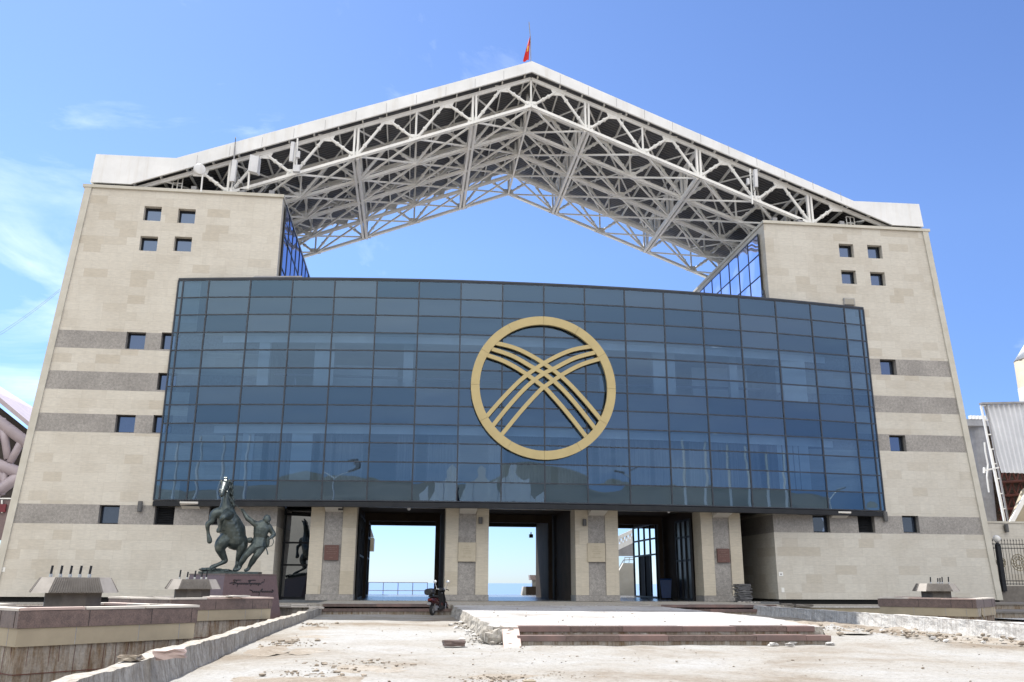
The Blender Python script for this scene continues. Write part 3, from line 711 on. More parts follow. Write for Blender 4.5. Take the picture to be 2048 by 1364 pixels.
# members between the trusses
br = MB()
for i in range(4):
    Y0, Y1 = YT[i], YT[i+1]
    for k in range(-5, 5):
        for a, b_ in ((k, k+1), (k+1, k)):
            p, q = node(a, 0, Y0), node(b_, 0, Y1); off = Vector((0, 0, .05 if a < b_ else -.05))
            br.bar(p+off, q+off, .08, .085, WHITE)
    for h in range(-6, 6):
        p, q = tnode(h+(.5 if i % 2 else 0), Y0), tnode(h+(1.0 if i % 2 else .5), Y1)
        br.tube(p+Vector((0, 0, -.1)), q+Vector((0, 0, -.1)), .05, WHITE, 6)
        p, q = tnode(h+1-(.5 if i % 2 else 0), Y0), tnode(h+(.0 if i % 2 else .5), Y1)
        br.tube(p+Vector((0, 0, -.16)), q+Vector((0, 0, -.16)), .042, WHITE, 6)
br.build('wind_brace', B)
for k in (-5, -3, -1, 1, 3, 5, 0):
    g = MB(); x = CX+2.985*k
    if k:
        for dx in (-.11, .11): g.bar((x+dx, 40.4, zb(x)-.02), (x+dx, 51.1, zb(x)-.02), .13, .2, WHITE)
        g.bar((x, 40.4, zt(x)-.06), (x, 51.1, zt(x)-.06), .16, .16, WHITE)
        for i in range(4):
            ym = (YT[i]+YT[i+1])/2
            for yy in (YT[i], YT[i+1]): g.bar((x, yy, zb(x)), (x, ym, zt(x)-.1), .09, .09, WHITE)
            for dy in (-.75, .75): g.bar((x, ym+dy*1.2, zb(x)), (x, ym+dy*.3, zt(x)-.1), .05, .05, WHITE)
    else:
        g.bar((x, 40.4, zb(x)-.02), (x, 51.1, zb(x)-.02), .10, .12, WHITE)
        for i in range(4):
            ym = (YT[i]+YT[i+1])/2
            for yy in (YT[i], YT[i+1]): g.tube((x, yy, zb(x)), (x, ym, zt(x)-.1), .05, WHITE, 6)
    g.build('roof_girder', B)
# feet of the roof on the towers
for s in (-1, 1):
    ft = MB()
    for dx in (12.9, 14.3, 16.6, 19.0, 20.8):
        for Y in YT: ft.box((CX+s*dx-.12, Y-.12, ZT+.15), (CX+s*dx+.12, Y+.12, min(zt(CX+s*dx), 19.6)-.05 if dx > 18 else ZT+.5), GREYST2)
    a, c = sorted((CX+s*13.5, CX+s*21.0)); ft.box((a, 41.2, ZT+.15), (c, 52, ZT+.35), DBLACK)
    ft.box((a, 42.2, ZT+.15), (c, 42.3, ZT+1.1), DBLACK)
    ft.build('roof_foot', B)
# ---- emblem
EX, EZ, ER, EY = 5.88, 8.62, 3.33, 38.17
em = MB()
for i in range(12):
    a0, a1 = 2*PI*i/12+.0015, 2*PI*(i+1)/12-.0015; n = 8
    for j in range(n):
        t0, t1 = a0+(a1-a0)*j/n, a0+(a1-a0)*(j+1)/n
        q = [(r_*math.cos(t), r_*math.sin(t)) for r_, t in ((ER, t0), (ER, t1), (ER*.882, t1), (ER*.882, t0))]
        em.hexa([(EX+x, EY, EZ+z) for x, z in q]+[(EX+x, EY+.17, EZ+z) for x, z in q], GOLD)
EMB = em.build('emblem', B)
curves = [[(-.70, .60), (-.44, .545), (-.23, .46), (.02, .315), (.29, .11), (.55, -.16), (.81, -.47)],
          [(-.76, .52), (-.44, .42), (-.16, .27), (.03, .165), (.25, -.02), (.48, -.28), (.73, -.60)],
          [(-.82, .43), (-.53, .33), (-.26, .18), (-.01, 0.0), (.06, -.06), (.30, -.33), (.61, -.72)]]
def cat(P, n=8):
    out = []; P = [Vector(p) for p in P]; P = [P[0]*2-P[1]]+P+[P[-1]*2-P[-2]]
    for i in range(1, len(P)-2):
        for j in range(n):
            t = j/n; a, b_, c, d = P[i-1:i+3]
            out.append(.5*((2*b_)+(c-a)*t+(2*a-5*b_+4*c-d)*t*t+(3*b_-a-3*c+d)*t**3))
    return out+[P[-2]]
for s in (1, -1):
    for cv in curves:
        pts = [p for p in cat([(x*s, y, 0) for x, y in cv]) if p.length < .90]; m1 = MB()
        y0 = EY+.012+(.006 if s > 0 else 0); rows_ = []
        for t_ in range(len(pts)):
            d = (pts[min(t_+1, len(pts)-1)]-pts[max(t_-1, 0)]).normalized(); nn = Vector((-d.y, d.x, 0))*.0275
            a_, b_ = pts[t_]-nn, pts[t_]+nn
            rows_.append([(EX+a_.x*ER, EY+.15, EZ+a_.y*ER), (EX+a_.x*ER, y0, EZ+a_.y*ER), (EX+b_.x*ER, y0, EZ+b_.y*ER), (EX+b_.x*ER, EY+.15, EZ+b_.y*ER)])
        for r0_, r1_ in zip(rows_[:-1], rows_[1:]):
            for q in range(4): m1.poly([r0_[q], r0_[(q+1) % 4], r1_[(q+1) % 4], r1_[q]], GOLD)
        m1.build('emblem_band', EMB)
m1 = MB()
for t in range(12):
    a = 2*PI*(t+.5)/12; m1.tube((EX+ER*.94*math.cos(a), EY+.17, EZ+ER*.94*math.sin(a)), (EX+ER*.94*math.cos(a), arc(EX+ER*.94*math.cos(a)).y+.02, EZ+ER*.94*math.sin(a)), .03, MULL)
m1.build('standoff', EMB)
# ================================================================== things on and around the building
Y0 = 40
def onwall(px, py, Y=40): return at(px, py, Y)
# ---- flag
p = at(1062, 124, 40.15); q = at(1058, 44, 40.15)
FP = thing('flagpole', (p.x, p.y, p.z), 'thin flagpole with a limp red flag on the roof ridge', 'flagpole', world=True)
MB().path([p-Vector((0, 0, .25)), p.lerp(q, .6)+Vector((.03, 0, 0)), q], .022, GREYST2, 8).build('pole', FP)
m, n2, b = new_mat('red_flag_cloth'); v = coords(n2); L(n2, ramp(n2, nz(n2, v, 2.2, 3), [(.5, (.55, .02, .015)), (.75, (.40, .012, .012))]), b.inputs['Base Color']); b.inputs['Roughness'].default_value = .8
RED = m; YEL = plain('yellow_cloth', (.65, .38, .02), None, 3, .8)
tp, bt = at(1061, 72, 40.15), at(1053, 121, 40.15)
def fl(u, v):
    w = (.06+.36*v)*(1-.15*v); x = -u*w; return (tp.x+(bt.x+.12-tp.x)*v+x*.9+.0, 40.12+.07*math.sin(u*7+v*3), tp.z+(bt.z-tp.z)*v-.10*u)
fo = MB().grid(fl, 14, 14, RED).build('flag_cloth', FP, smooth=True, fix=False)
def fl2(u, v): a = fl(.35+.3*u, .42+.22*v); return (a[0], a[1]-.012, a[2])
MB().grid(fl2, 4, 4, YEL).build('sun_emblem', fo, smooth=True, fix=False)

# ---- antennas on the left roof end
def panel_ant(px, py, w, h, Y, label, poles, extra=None):
    c = at(px, py, Y); W_, H_ = wid(w, Y), wid(h, Y)*1.04
    t = thing('panel_antenna', (c.x, Y, c.z-H_/2), label, 'antenna', 'telecom antennas on the roof edge', world=True)
    m1 = MB(); d = .14
    m1.prism([c+Vector((-W_/2, 0, -H_/2)), c+Vector((-W_/2*.8, -d, -H_/2)), c+Vector((W_/2*.8, -d, -H_/2)), c+Vector((W_/2, 0, -H_/2))], (.03, 0, H_), GREYB)
    m1.build('antenna_body', t)
    m1 = MB()
    for k in (.25, .75): m1.box((c.x-.04, Y+.0, c.z-H_/2+H_*k-.03), (c.x+.04, Y+.24, c.z-H_/2+H_*k+.03), GREYST2)
    m1.build('bracket', t)
    m1 = MB()
    for a, b_ in poles: m1.tube(at(*a, Y+.2), at(*b_, Y+.2), .045, WHITE, 8)
    m1.build('mast', t)
    if extra: extra(t)
    m1 = MB()
    for dx in (-.05, .05): m1.path([c+Vector((dx, -.02, -H_/2)), c+Vector((dx, -.02, -H_/2-.12)), c+Vector((dx*2, .1, -H_/2-.25))], .015, BLACKP, 5)
    m1.build('cable', t); return t
def whip(t):
    m1 = MB(); m1.tube(at(468, 318, 39.8), at(470, 292, 39.8), .035, GREYST2); m1.tube(at(470, 292, 39.8), at(471, 277, 39.8), .018, FRAME, 6); m1.lathe(at(471, 277, 39.8), [(.03, 0), (.04, .04), (.02, .08)], CHROME, 8); m1.build('whip_aerial', t)
panel_ant(467, 343, 12, 48, 39.75, 'tall pale panel antenna with a whip aerial standing above the fascia', [((462, 384), (468, 318))], whip)
panel_ant(583.5, 305, 9, 44, 39.75, 'slim pale panel antenna beside a small white box, left half of roof', [((592, 350), (595, 277))],
          lambda t: [MB().box((at(596, 308, 39.8).x-.09, 39.8, at(596, 308, 39.8).z-.17), (at(596, 308, 39.8).x+.09, 39.95, at(596, 308, 39.8).z+.17), GREYB).build('radio_box', t),
                     MB().box((at(593, 336, 39.8).x-.16, 39.75, at(593, 336, 39.8).z-.2), (at(593, 336, 39.8).x+.16, 39.95, at(593, 336, 39.8).z+.16), GREYB).build('radio_box', t)])
panel_ant(1510, 358, 9, 42, 39.75, 'slim pale panel antenna fixed under the right slope of the roof', [((1505, 408), (1500, 338))],
          lambda t: MB().box((at(1497, 362, 39.8).x-.06, 39.8, at(1497, 362, 39.8).z-.17), (at(1497, 362, 39.8).x+.06, 39.95, at(1497, 362, 39.8).z+.17), GREYB).build('radio_box', t))
c = at(508, 328, 39.6)
t = thing('equipment_cabinet', (c.x, 39.7, c.z-.45), 'boxy pale grey cabinet on a short mast under the left roof slope', 'cabinet', world=True)
MB().hexa([(c.x-.24, 39.5, c.z-.40), (c.x+.20, 39.45, c.z-.52), (c.x+.26, 39.85, c.z-.5), (c.x-.16, 39.9, c.z-.4), (c.x-.20, 39.5, c.z+.46), (c.x+.23, 39.45, c.z+.34), (c.x+.27, 39.85, c.z+.36), (c.x-.14, 39.9, c.z+.48)], GREYB).build('cabinet_body', t)
MB().tube(at(496, 378, 39.8), at(499, 340, 39.8), .05, WHITE).build('mast', t)
c = at(401, 338, 39.6)
t = thing('dish_antenna', (c.x, 39.7, c.z-.9), 'round white drum dish antenna on a thin pole at the left tower top', 'antenna', world=True)
MB().lathe(c+Vector((-.10, .12, 0)), [(.24, 0), (.27, .02), (.275, .18), (.25, .22), (.10, .25), (0.01, .255)], FASC, 20, (.48, -.85, -.12)).build('dish', t)
MB().tube(at(402, 384, 39.7), at(406, 342, 39.7), .04, WHITE).build('mast', t)
for px, py, lab in ((355, 366, 'small white tube frame beside the dish on the left tower'), (1702, 446, 'small white tube frame above the right tower top')):
    c = at(px, py, 40.7); t = MB(); w, h = .22, .36
    for a, b_ in (((-w, -h), (-w, h)), ((w, -h), (w, h)), ((-w, h), (w, h)), ((-w, 0), (w, 0)), ((0, -h), (0, h)), ((-w, -h), (w, -h))):
        t.tube(c+Vector((a[0], 0, a[1])), c+Vector((b_[0], .05, b_[1])), .03, WHITE, 6)
    solo(t, 'tube_frame', c-Vector((0, 0, h)), lab, 'frame', 'white tube frames on the tower tops')
# ---- wall lamps, cameras, vent, papers
SCON = plain('dark_grey_metal', (.10, .10, .10), (.075, .075, .075), 3, .5)
def sconce(px, py, label, Y=40, h=.46, r=.10):
    c = at(px, py, Y-.14); t = thing('wall_lamp', (c.x, Y, c.z-h/2), label, 'wall lamp', 'cylindrical wall lamps', world=True)
    MB().lathe((c.x, Y-.14, c.z-h/2), [(r*.85, 0), (r, .01), (r, h-.01), (r*.85, h)], SCON, 14).build('lamp_body', t)
    MB().box((c.x-.05, Y-.06, c.z-.08), (c.x+.05, Y, c.z+.08), FRAME).build('wall_mount', t)
sconce(280, 1013, 'cylindrical wall lamp on the granite band left of the glass front')
sconce(1771, 1033, 'cylindrical wall lamp just right of the glass front corner')
sconce(961, 1041, 'cylindrical lamp on the second pillar from the left', h=.30, r=.09)
sconce(1169, 1045, 'cylindrical lamp on the third pillar from the left', h=.30, r=.09)
def cctv(px, py, Y, label, kind, mat):
    c = at(px, py, Y); t = thing('security_camera', c, label, 'camera', world=True)
    if kind == 'dome':
        MB().lathe(c, [(.02, -.13), (.07, -.10), (.085, -.03), (.085, 0), (.10, .0), (.10, .06)], mat, 14).build('dome', t)
    elif kind == 'box':
        MB().box((c.x-.11, Y-.12, c.z-.10), (c.x+.11, Y+.10, c.z+.10), mat).build('housing', t)
        MB().box((c.x-.03, Y-.02, c.z+.10), (c.x+.03, Y+.02, c.z+.22), mat).build('stem', t)
    else:
        MB().tube(c+Vector((-.10, -.25, -.10)), c+Vector((.06, .08, -.02)), .06, mat, 10).build('housing', t)
        MB().tube(c+Vector((.02, 0, -.02)), c+Vector((.05, .02, .16)), .03, mat).build('stem', t)
cctv(818, 1015, 39.4, 'small dome camera under the soffit above the left passage', 'dome', GREYB)
cctv(1338, 1020, 39.2, 'white bullet camera hanging under the soffit near the right steps', 'bullet', GREYB)
cctv(682, 1016, 39.6, 'small black box under the soffit beside the leftmost pillar bracket', 'box', BLACKP)
c = at(1697, 604, 40)
t = thing('vent_grille', (c.x, 40, c.z-.2), 'louvred metal vent on the right tower above the glass front', 'vent', world=True)
MB().box((c.x-.29, 39.9, c.z-.18), (c.x+.29, 40.01, c.z+.18), GREYST2).build('casing', t)
m1 = MB()
for i in range(7): m1.box((c.x-.25, 39.875, c.z-.15+i*.045), (c.x+.25, 39.9, c.z-.15+i*.045+.022), TRIM)
m1.build('slats', t)
c = at(1526, 590, 39.9)
t = thing('floodlight', (c.x, 39.9, c.z-.2), 'small black floodlight on the inner corner of the right tower', 'floodlight', world=True)
MB().box((c.x-.06, 39.72, c.z-.24), (c.x+.06, 39.98, c.z-.02), BLACKP).box((c.x-.05, 39.75, c.z+.02), (c.x+.05, 39.98, c.z+.22), BLACKP).build('lamp_head', t)
MB().tube((c.x, 39.95, c.z-.25), (c.x, 39.95, c.z+.25), .02, FRAME).build('stem', t)
for px, py, w, h, lab in ((1562, 1148, 9, 8, 'white paper notice on the stone beside the right recess, the upper one'), (1566, 1180, 6, 9, 'torn white paper notice on the stone beside the right recess, the lower one'),
                          (1990, 1150, 8, 9, 'small white enamel plate near the right outer edge of the building'), (2, 1139, 14, 8, 'white plate near the left outer edge of the building')):
    c = at(px, py, 39.985); W_, H_ = wid(w, 40), wid(h, 40); m1 = MB().box((c.x-W_/2, 39.985, c.z-H_/2), (c.x+W_/2, 39.995, c.z+H_/2), PAPER)
    if w != 6: m1.box((c.x-W_*.2, 39.982, c.z-H_*.22), (c.x+W_*.2, 39.984, c.z+H_*.12), GREYST2)
    solo(m1, 'paper_notice', (c.x, 39.99, c.z-H_/2), lab, 'notice')
# ---- plaques
def plaque(px, py, w, h, mat, ink, label, rows, rnd):
    c = at(px, py, 39.96); W_, H_ = wid(w, 40), wid(h, 40); Yb = 40.04 if True else 40
    t = thing('plaque', (c.x, 39.97, c.z-H_/2), label, 'plaque', 'plaques on the entrance pillars', world=True)
    MB().box((c.x-W_/2, 39.93, c.z-H_/2), (c.x+W_/2, 40.05, c.z+H_/2), mat).build('stone_tablet', t)
    r = random.Random(rnd); m1 = MB()
    for zf, wf in rows:
        z = c.z+H_*zf; x = c.x-W_*wf/2; e = c.x+W_*wf/2
        while x < e:
            l = r.uniform(.012, .028)*1.0
            m1.box((x, 39.926, z-.011*r.uniform(.6, 1.2)), (x+.008, 39.9295, z+.014), ink); m1.box((x, 39.926, z-.010), (x+l*.7, 39.9295, z-.003), ink)
            if r.random() < .5: m1.box((x, 39.926, z+.006), (x+l*.7, 39.9295, z+.012), ink)
            x += l*1.25+(.02 if r.random() < .14 else 0)
    m1.build('lettering', t, fix=False)
PLQR = plain('red_brown_tablet', (.12, .055, .043), (.10, .046, .038), 8, .45); PLQT = plain('cream_tablet', (.47, .42, .32), (.42, .37, .28), 6, .6)
INKL = plain('pale_lettering', (.34, .25, .2), None, 3, .6); INKT = plain('engraved_lettering', (.33, .285, .21), None, 3, .7)
rows = [(.34, .68), (.22, .44), (.06, .70), (-.08, .56), (-.34, .24)]
plaque(663, 1105, 27, 28, PLQR, INKL, 'red brown plaque with pale lettering on the leftmost pillar', rows, 1)
plaque(934, 1104, 34, 36, PLQT, INKT, 'cream stone plaque on the second pillar from the left', [(.30, .3), (.18, .4), (.06, .5), (-.06, .42), (-.26, .6)], 2)
plaque(1193, 1105, 35, 36, PLQT, INKT, 'cream stone plaque on the third pillar from the left', [(.30, .3), (.18, .4), (.06, .5), (-.06, .42), (-.26, .6)], 3)
plaque(1447, 1111, 25, 27, PLQR, INKL, 'red brown plaque with pale lettering on the rightmost pillar', rows, 4)

# ================================================================== court: steps, walls, loose stones
def steps(name, loc, x0, x1, y, n, z_top, label, dirn=-1, rise=.155, going=.36, nose=.03):
    t = thing(name, loc, label, 'steps', world=True); r = random.Random(len(label))
    for k in range(n):
        z = z_top-rise*k; yy = y-going*k; m1 = MB(); x = x0-(.07*k); e = x1+(.16*k)
        while x < e-.05:
            w = min(r.uniform(.85, 1.25), e-x)
            m1.box((x+.003, yy-nose+r.uniform(-.008, .008), z-.10), (x+w-.003, yy+going, z+r.uniform(-.006, .006)), REDSTEP if r.random() < .6 else REDGR); x += w
        m1.build('tread', t)
        MB().box((x0-.07*k, yy, z-rise-.08), (x1+.16*k, yy+going, z-.101), CONCD).build('riser', t)
steps('entrance_steps', (-.7, 33.4, ZG), -3.0, 1.55, 33.6, 2, ZF+.006, 'two dark red granite steps up to the left passage')
steps('entrance_steps', (12, 33.4, ZG), 9.62, 14.2, 33.6, 2, ZF+.006, 'two dark red granite steps up to the right passage, left of the slab stack')
steps('path_steps', (5.2, 17.4, ZG), 2.2, 8.25, 17.72, 2, -.815, 'long pair of red granite steps at the near end of the raised path')
def rough_wall(name, ys, xr_top, xr_bot, th, zt_, zb_, mat, label, seed, flare=None, jag=.04, inner=1):
    """long low concrete wall along y, its +x (inner=1) or -x (inner=-1) face rough"""
    m1 = MB(); n = int((ys[1]-ys[0])/.12)
    def sec(i):
        y = ys[0]+(ys[1]-ys[0])*i/n; a = noise.noise(Vector((y*1.3, seed, 0))); b_ = noise.noise(Vector((y*5.1, seed, 3)))
        ztop = zt_+jag*(.5*a+.35*b_); fl_ = flare(y) if flare else 0; pts = []
        for v in (0, .15, .35, .55, .75, .92, 1):
            k = noise.noise(Vector((y*4, v*3, seed)))*.022+noise.noise(Vector((y*13, v*6, seed+4)))*.014
            x = xr_top+(xr_bot+fl_*inner-xr_top)*(1-v)**1.5+k*inner*(1 if v < 1 else .5)
            pts.append((x, y, zb_+(ztop-zb_)*v))
        pts.append((xr_top-inner*th*.5, y, ztop+.012*b_)); pts.append((xr_top-inner*th+.03*b_, y, ztop-.01+.02*a)); pts.append((xr_top-inner*(th+.02)+.03*a, y, zb_-.35))
        return pts
    S = [sec(i) for i in range(n+1)]; N = len(S[0])
    m1.grid(lambda u, v: S[min(n, int(round(v*n)))][min(N-1, int(round(u*(N-1))))], N-1, n, mat)
    m1.poly(S[0][::-1], mat); m1.poly(S[-1], mat)
    return solo(m1, name, (xr_top, (ys[0]+ys[1])/2, zb_), label, 'wall')
rough_wall('concrete_wall', (4.5, 34.6), -3.0, -3.0, .26, -.885, ZG-.22, CONC, 'long rough bare concrete wall edging the left side of the court', 1.5, lambda y: max(0, .16-(y-9)*.012), .05)
rough_wall('concrete_wall', (14, 35.6), 13.28, 13.22, .32, -.79, ZG-.06, CONCR, 'long whitewashed concrete wall edging the right side of the court', 7.2, None, .03, -1)
def block(name, c, sz, rz, tilt, mat, label, cat='stone', group=None, j=.02, seed=0):
    r = random.Random(seed+int(abs(c[0]*100))); bm = bmesh.new(); bmesh.ops.create_cube(bm, size=1)
    bmesh.ops.subdivide_edges(bm, edges=bm.edges[:], cuts=2, use_grid_fill=True)
    for v in bm.verts: v.co = Vector((v.co.x*sz[0], v.co.y*sz[1], (v.co.z+.5)*sz[2]))+Vector((r.uniform(-j, j), r.uniform(-j, j), r.uniform(-j*.5, j*.5)))
    me = bpy.data.meshes.new(name); bm.to_mesh(me); bm.free(); me.materials.append(mat)
    o = bpy.data.objects.new(name, me); COL.objects.link(o); o.location = c; o.rotation_euler = (tilt[0], tilt[1], rz); return tag(o, label, cat, group)
# plank of granite leaning on the steps
block('granite_slab', (2.02, 17.28, -1.13), (.33, 1.35, .09), -.06, (.36, 0, 0), PINKSL, 'pink granite slab leaning on the left end of the path steps', 'slab', j=.004)
p = at(908, 1277, 17.2); block('broken_slab', (p.x, 17.2, ZG-.02), (.40, .22, .10), .12, (0, 0, 0), REDGR, 'broken red grey slab lying left of the path steps', 'slab', j=.018)
p = at(1058, 1351, 11.35); block('loose_brick', (p.x, 11.35, ZG-.095), (.155, .09, .06), .12, (0, .05, 0), BAND, 'single tan brick lying on the dusty court in the foreground', 'brick', j=.004)
p = at(342, 1296, 11.4); block('stone_chunk', (p.x, 11.4, -.885), (.34, .22, .10), .2, (0, -.06, 0), PINKSL, 'flat stone chunk lying on top of the left concrete wall', 'stone', j=.025)
p = at(318, 1302, 11.1); block('stone_chunk', (-3.12, 11.0, -.875), (.22, .16, .05), -.2, (0, 0, 0), CLOD, 'brown crumbling clod below the flat chunk on the left concrete wall', 'stone', j=.03)
for i, (x, y, z, s, rz, lab) in enumerate([(-3.1, 32.2, -.87, (.5, .3, .06), .2, 'thin pale slab lying on the far end of the left wall'), (-4.6, 33.6, -.86, (.9, .5, .05), .1, 'broad pale slab lying on the ledge before the left recess'),
        (-3.9, 34.6, -.86, (.6, .4, .07), -.3, 'pale slab lying on the ledge near the left pillar'), (16.2, 35.8, -.86, (.8, .5, .1), .15, 'grey block lying on the ledge near the slab stack'), (15.3, 35.2, -.84, (.5, .4, .12), -.2, 'squared grey block at the foot of the slab stack')]):
    block('loose_slab', (x, y, z-.02), s, rz, (0, .02, 0), (SLABW, SLABW, SLABW, GREYST, GREYST)[i], lab, 'slab', j=.015)
# ledges of loose coping beside the towers
m1 = MB(); m1.box((-6.6, 34.0, ZP-.05), (-3.35, 36.6, -.90), CONC); m1.box((-6.5, 33.85, -.90), (-3.5, 34.2, -.86), SLABW)
solo(m1, 'stone_ledge', (-5, 35, ZP), 'low concrete ledge with pale coping in front of the left recess', 'ledge')
m1 = MB(); m1.box((14.5, 35.9, ZP-.05), (22, 36.6, -.92), BAND); m1.box((14.5, 35.85, -.92), (22, 36.6, -.88), CONCR)
solo(m1, 'stone_ledge', (18, 36, ZP), 'low tan stone ledge along the base of the right tower', 'ledge')
# stepped ledges at the far right
m1 = MB()
for k, (y, z, mt) in enumerate(((36.4, -.75, GREYST), (33.0, -.98, GREYST), (29.0, -1.2, CONCR))): m1.box((22.3+.0*k, y, ZP-.1), (44, y+3.6, z), CONCD); m1.box((22.3, y-.04, z-.06), (44, y+3.4, z+.003), mt)
solo(m1, 'terrace_steps', (30, 33, ZP), 'broad low stone terrace steps at the far right', 'steps')
# stack of dark slabs
st = at(1487, 1203, 38.7)
r = random.Random(9); z = ZF+.005; DKSL = plain('dark_slate', (.075, .075, .08), (.13, .13, .135), 3, .7, bmp=.3)
NS = 13
for i in range(NS):
    h = r.uniform(.045, .072); ang = r.uniform(-.12, .12)
    if i == 0: lab = 'dark slate slab at the bottom of the stack beside the right pillar'
    elif i == NS-1: lab = 'dark slate slab on top of the stack beside the right pillar'
    else: lab = 'dark slate slab within the stack beside the right pillar'
    block('slate_slab', (st.x+r.uniform(-.05, .05), 38.7+r.uniform(-.05, .05), z), (.62+r.uniform(-.06, .06), .6, h*.9), ang, (0, r.uniform(-.02, .02), 0), DKSL, lab, 'slab', 'dark slate slabs stacked by the right pillar', .014, i); z += h
m1 = MB(); r = random.Random(12)
for i in range(14): m1.blob((st.x+r.uniform(-.35, .5), 38.2+r.uniform(-.2, .2), ZF+.01), r.uniform(.03, .08), SLABW, i, (1.4, 1, .4))
tag(m1.build('stone_crumbs'), kind='stuff')
# ---- clods and rubble
m1 = MB(); r = random.Random(21)
def scatter(cx, cy, sx, sy, n, r0, r1, mt=CLOD, z=ZG, sub=1):
    for i in range(n):
        x, y = r.gauss(cx, sx), r.gauss(cy, sy); rr_ = r0+(r1-r0)*r.random()**4.5
        if x < -2.85+max(0, .16-(y-9)*.012): continue
        zz_ = z-.011*max(0, 20-y)
        m1.blob((x, y, zz_+rr_*.12+.01), rr_, mt, r.random()*90, (1.1+r.random()*.5, 1, .65), .5, sub)
def onground(px, py, z=ZG): d = at(px, py, 1.0); s_ = z/d.z; return d.x*s_, s_
SOIL = groundmat('loose_soil', (.31, .285, .25), (.25, .218, .18), (.17, .14, .108), 1.2)
mound = MB()
def soil(cx, cy, rx, ry, h, z=ZG):
    sd = cx*3.7+cy
    def f(u, v):
        a = 2*PI*u; rr_ = v; x = cx+rx*rr_*math.cos(a); y = cy+ry*rr_*math.sin(a)
        k = noise.noise(Vector((x*2.2, y*2.2, sd)))+.5*noise.noise(Vector((x*6, y*6, sd)))
        return (x, y, z-.011*max(0, 20-y)+h*(1-rr_**1.4*1.25)+h*.9*k*(.4+rr_)-.004)
    mound.grid(f, 40, 14, SOIL)
for q in ((-2.35, 23.2, .45, 1.3, .03), (-2.35, 16.6, .42, 1.2, .028), (-1.7, 16.4, .35, .8, .022), (-1.3, 12.0, 1.0, .75, .028), (-.55, 13.4, .7, .6, .016), (1.0, 11.2, .75, .55, .02), (1.35, 12.3, .5, .35, .014), (2.3, 11.3, .5, .3, .012), (-.2, 10.7, .5, .35, .014), (10.7, 22.2, 1.7, 3.6, .09, ZG+.07), (11.9, 18.6, 1.1, 1.8, .05, ZG+.02), (-1.9, 19.8, .5, 1.0, .014)): soil(*q)
tag(mound.build('loose_soil', smooth=True, fix=False), kind='stuff')
for px, py, n, sx, sy, b_ in ((628, 1249, 30, .30, .5, .10), (570, 1284, 34, .22, .35, .10), (605, 1287, 14, .25, .25, .07), (620, 1337, 40, .30, .28, .075), (720, 1320, 44, .42, .35, .06), (985, 1348, 60, .20, .32, .05), (1115, 1340, 18, .3, .2, .03), (1000, 1290, 24, .5, .5, .035), (745, 1360, 18, .3, .2, .05), (1250, 1310, 20, 1.2, .5, .04), (1800, 1330, 26, 1.5, .9, .04), (1100, 1288, 16, .4, .3, .06), (1330, 1356, 26, .6, .2, .03)):
    x, y = onground(px, py); scatter(x, y, sx*1.15, sy*1.2, int(n*2.6), .006, b_*.55)
for i in range(520):
    y = r.uniform(8.5, 26); x = r.uniform(-2.4, 13); rr_ = .004+.02*r.random()**3
    if 1.6 < x < 9.4 and y > 17.3: continue
    m1.blob((x, y, ZG+.008-.011*max(0, 20-y)), rr_*.8, CLOD if r.random() < .6 else CONC, i, (1.2, 1, .6), .4, 1)
tag(m1.build('dirt_clods'), kind='stuff')
m1 = MB(); r = random.Random(5)
for i in range(900):   # rubble slope at the right of the path
    y = r.gauss(21.5, 3.0); x = min(13.1, max(9.3, r.gauss(10.6, .9)+(22-y)*.22)); rr_ = .008+.06*r.random()**5
    m1.blob((x, y, ZG+.05+.12*max(0, 1-abs(x-10.4)/1.6)*max(0, 1-abs(y-21)/5)), rr_, r.choice([CLOD, CLOD, CONC, CONCR, CLOD]), i, (1.3, 1, .7), .5, 1)
for i in range(90):    # crumbs at the broken corner of the path and along its edge
    y = r.uniform(16.9, 26); x = 1.55+r.gauss(-.12, .12)+(.5*r.random() if y < 17.6 else 0); m1.blob((x, y, ZG+.02), .012+.06*r.random()**2.5, r.choice([CONC, CONCR]), i, (1.2, 1, .7), .5, 1)
for i in range(130):
    y = r.uniform(18, 33); x = r.uniform(1.9, 9.1); m1.blob((x, y, -.80), .006+.025*r.random()**4, r.choice([CLOD, CONC]), i, (1.2, 1, .5), .4, 1)
for x, y in ((8.3, 17.2), (7.6, 17.35), (7.1, 17.1), (7.4, 17.0)): m1.blob((x, y, ZG+.0), .055, CONCR, x, (1.8, 1, .6), .5, 2)
for i in range(40): m1.blob((r.gauss(10.2, .6), r.gauss(32.3, .4), ZG+.05), .03+.08*r.random()**2, CONCR, i, (1.3, 1, .6), .5, 1)
for i in range(160):   # pit floor rubble
    m1.blob((r.uniform(-9, -3.4), r.uniform(9, 33), ZP+.06), .02+.09*r.random()**3, r.choice([CLOD, CONC, CLOD]), i, (1.2, 1, .6), .5, 1)
tag(m1.build('rubble'), kind='stuff')

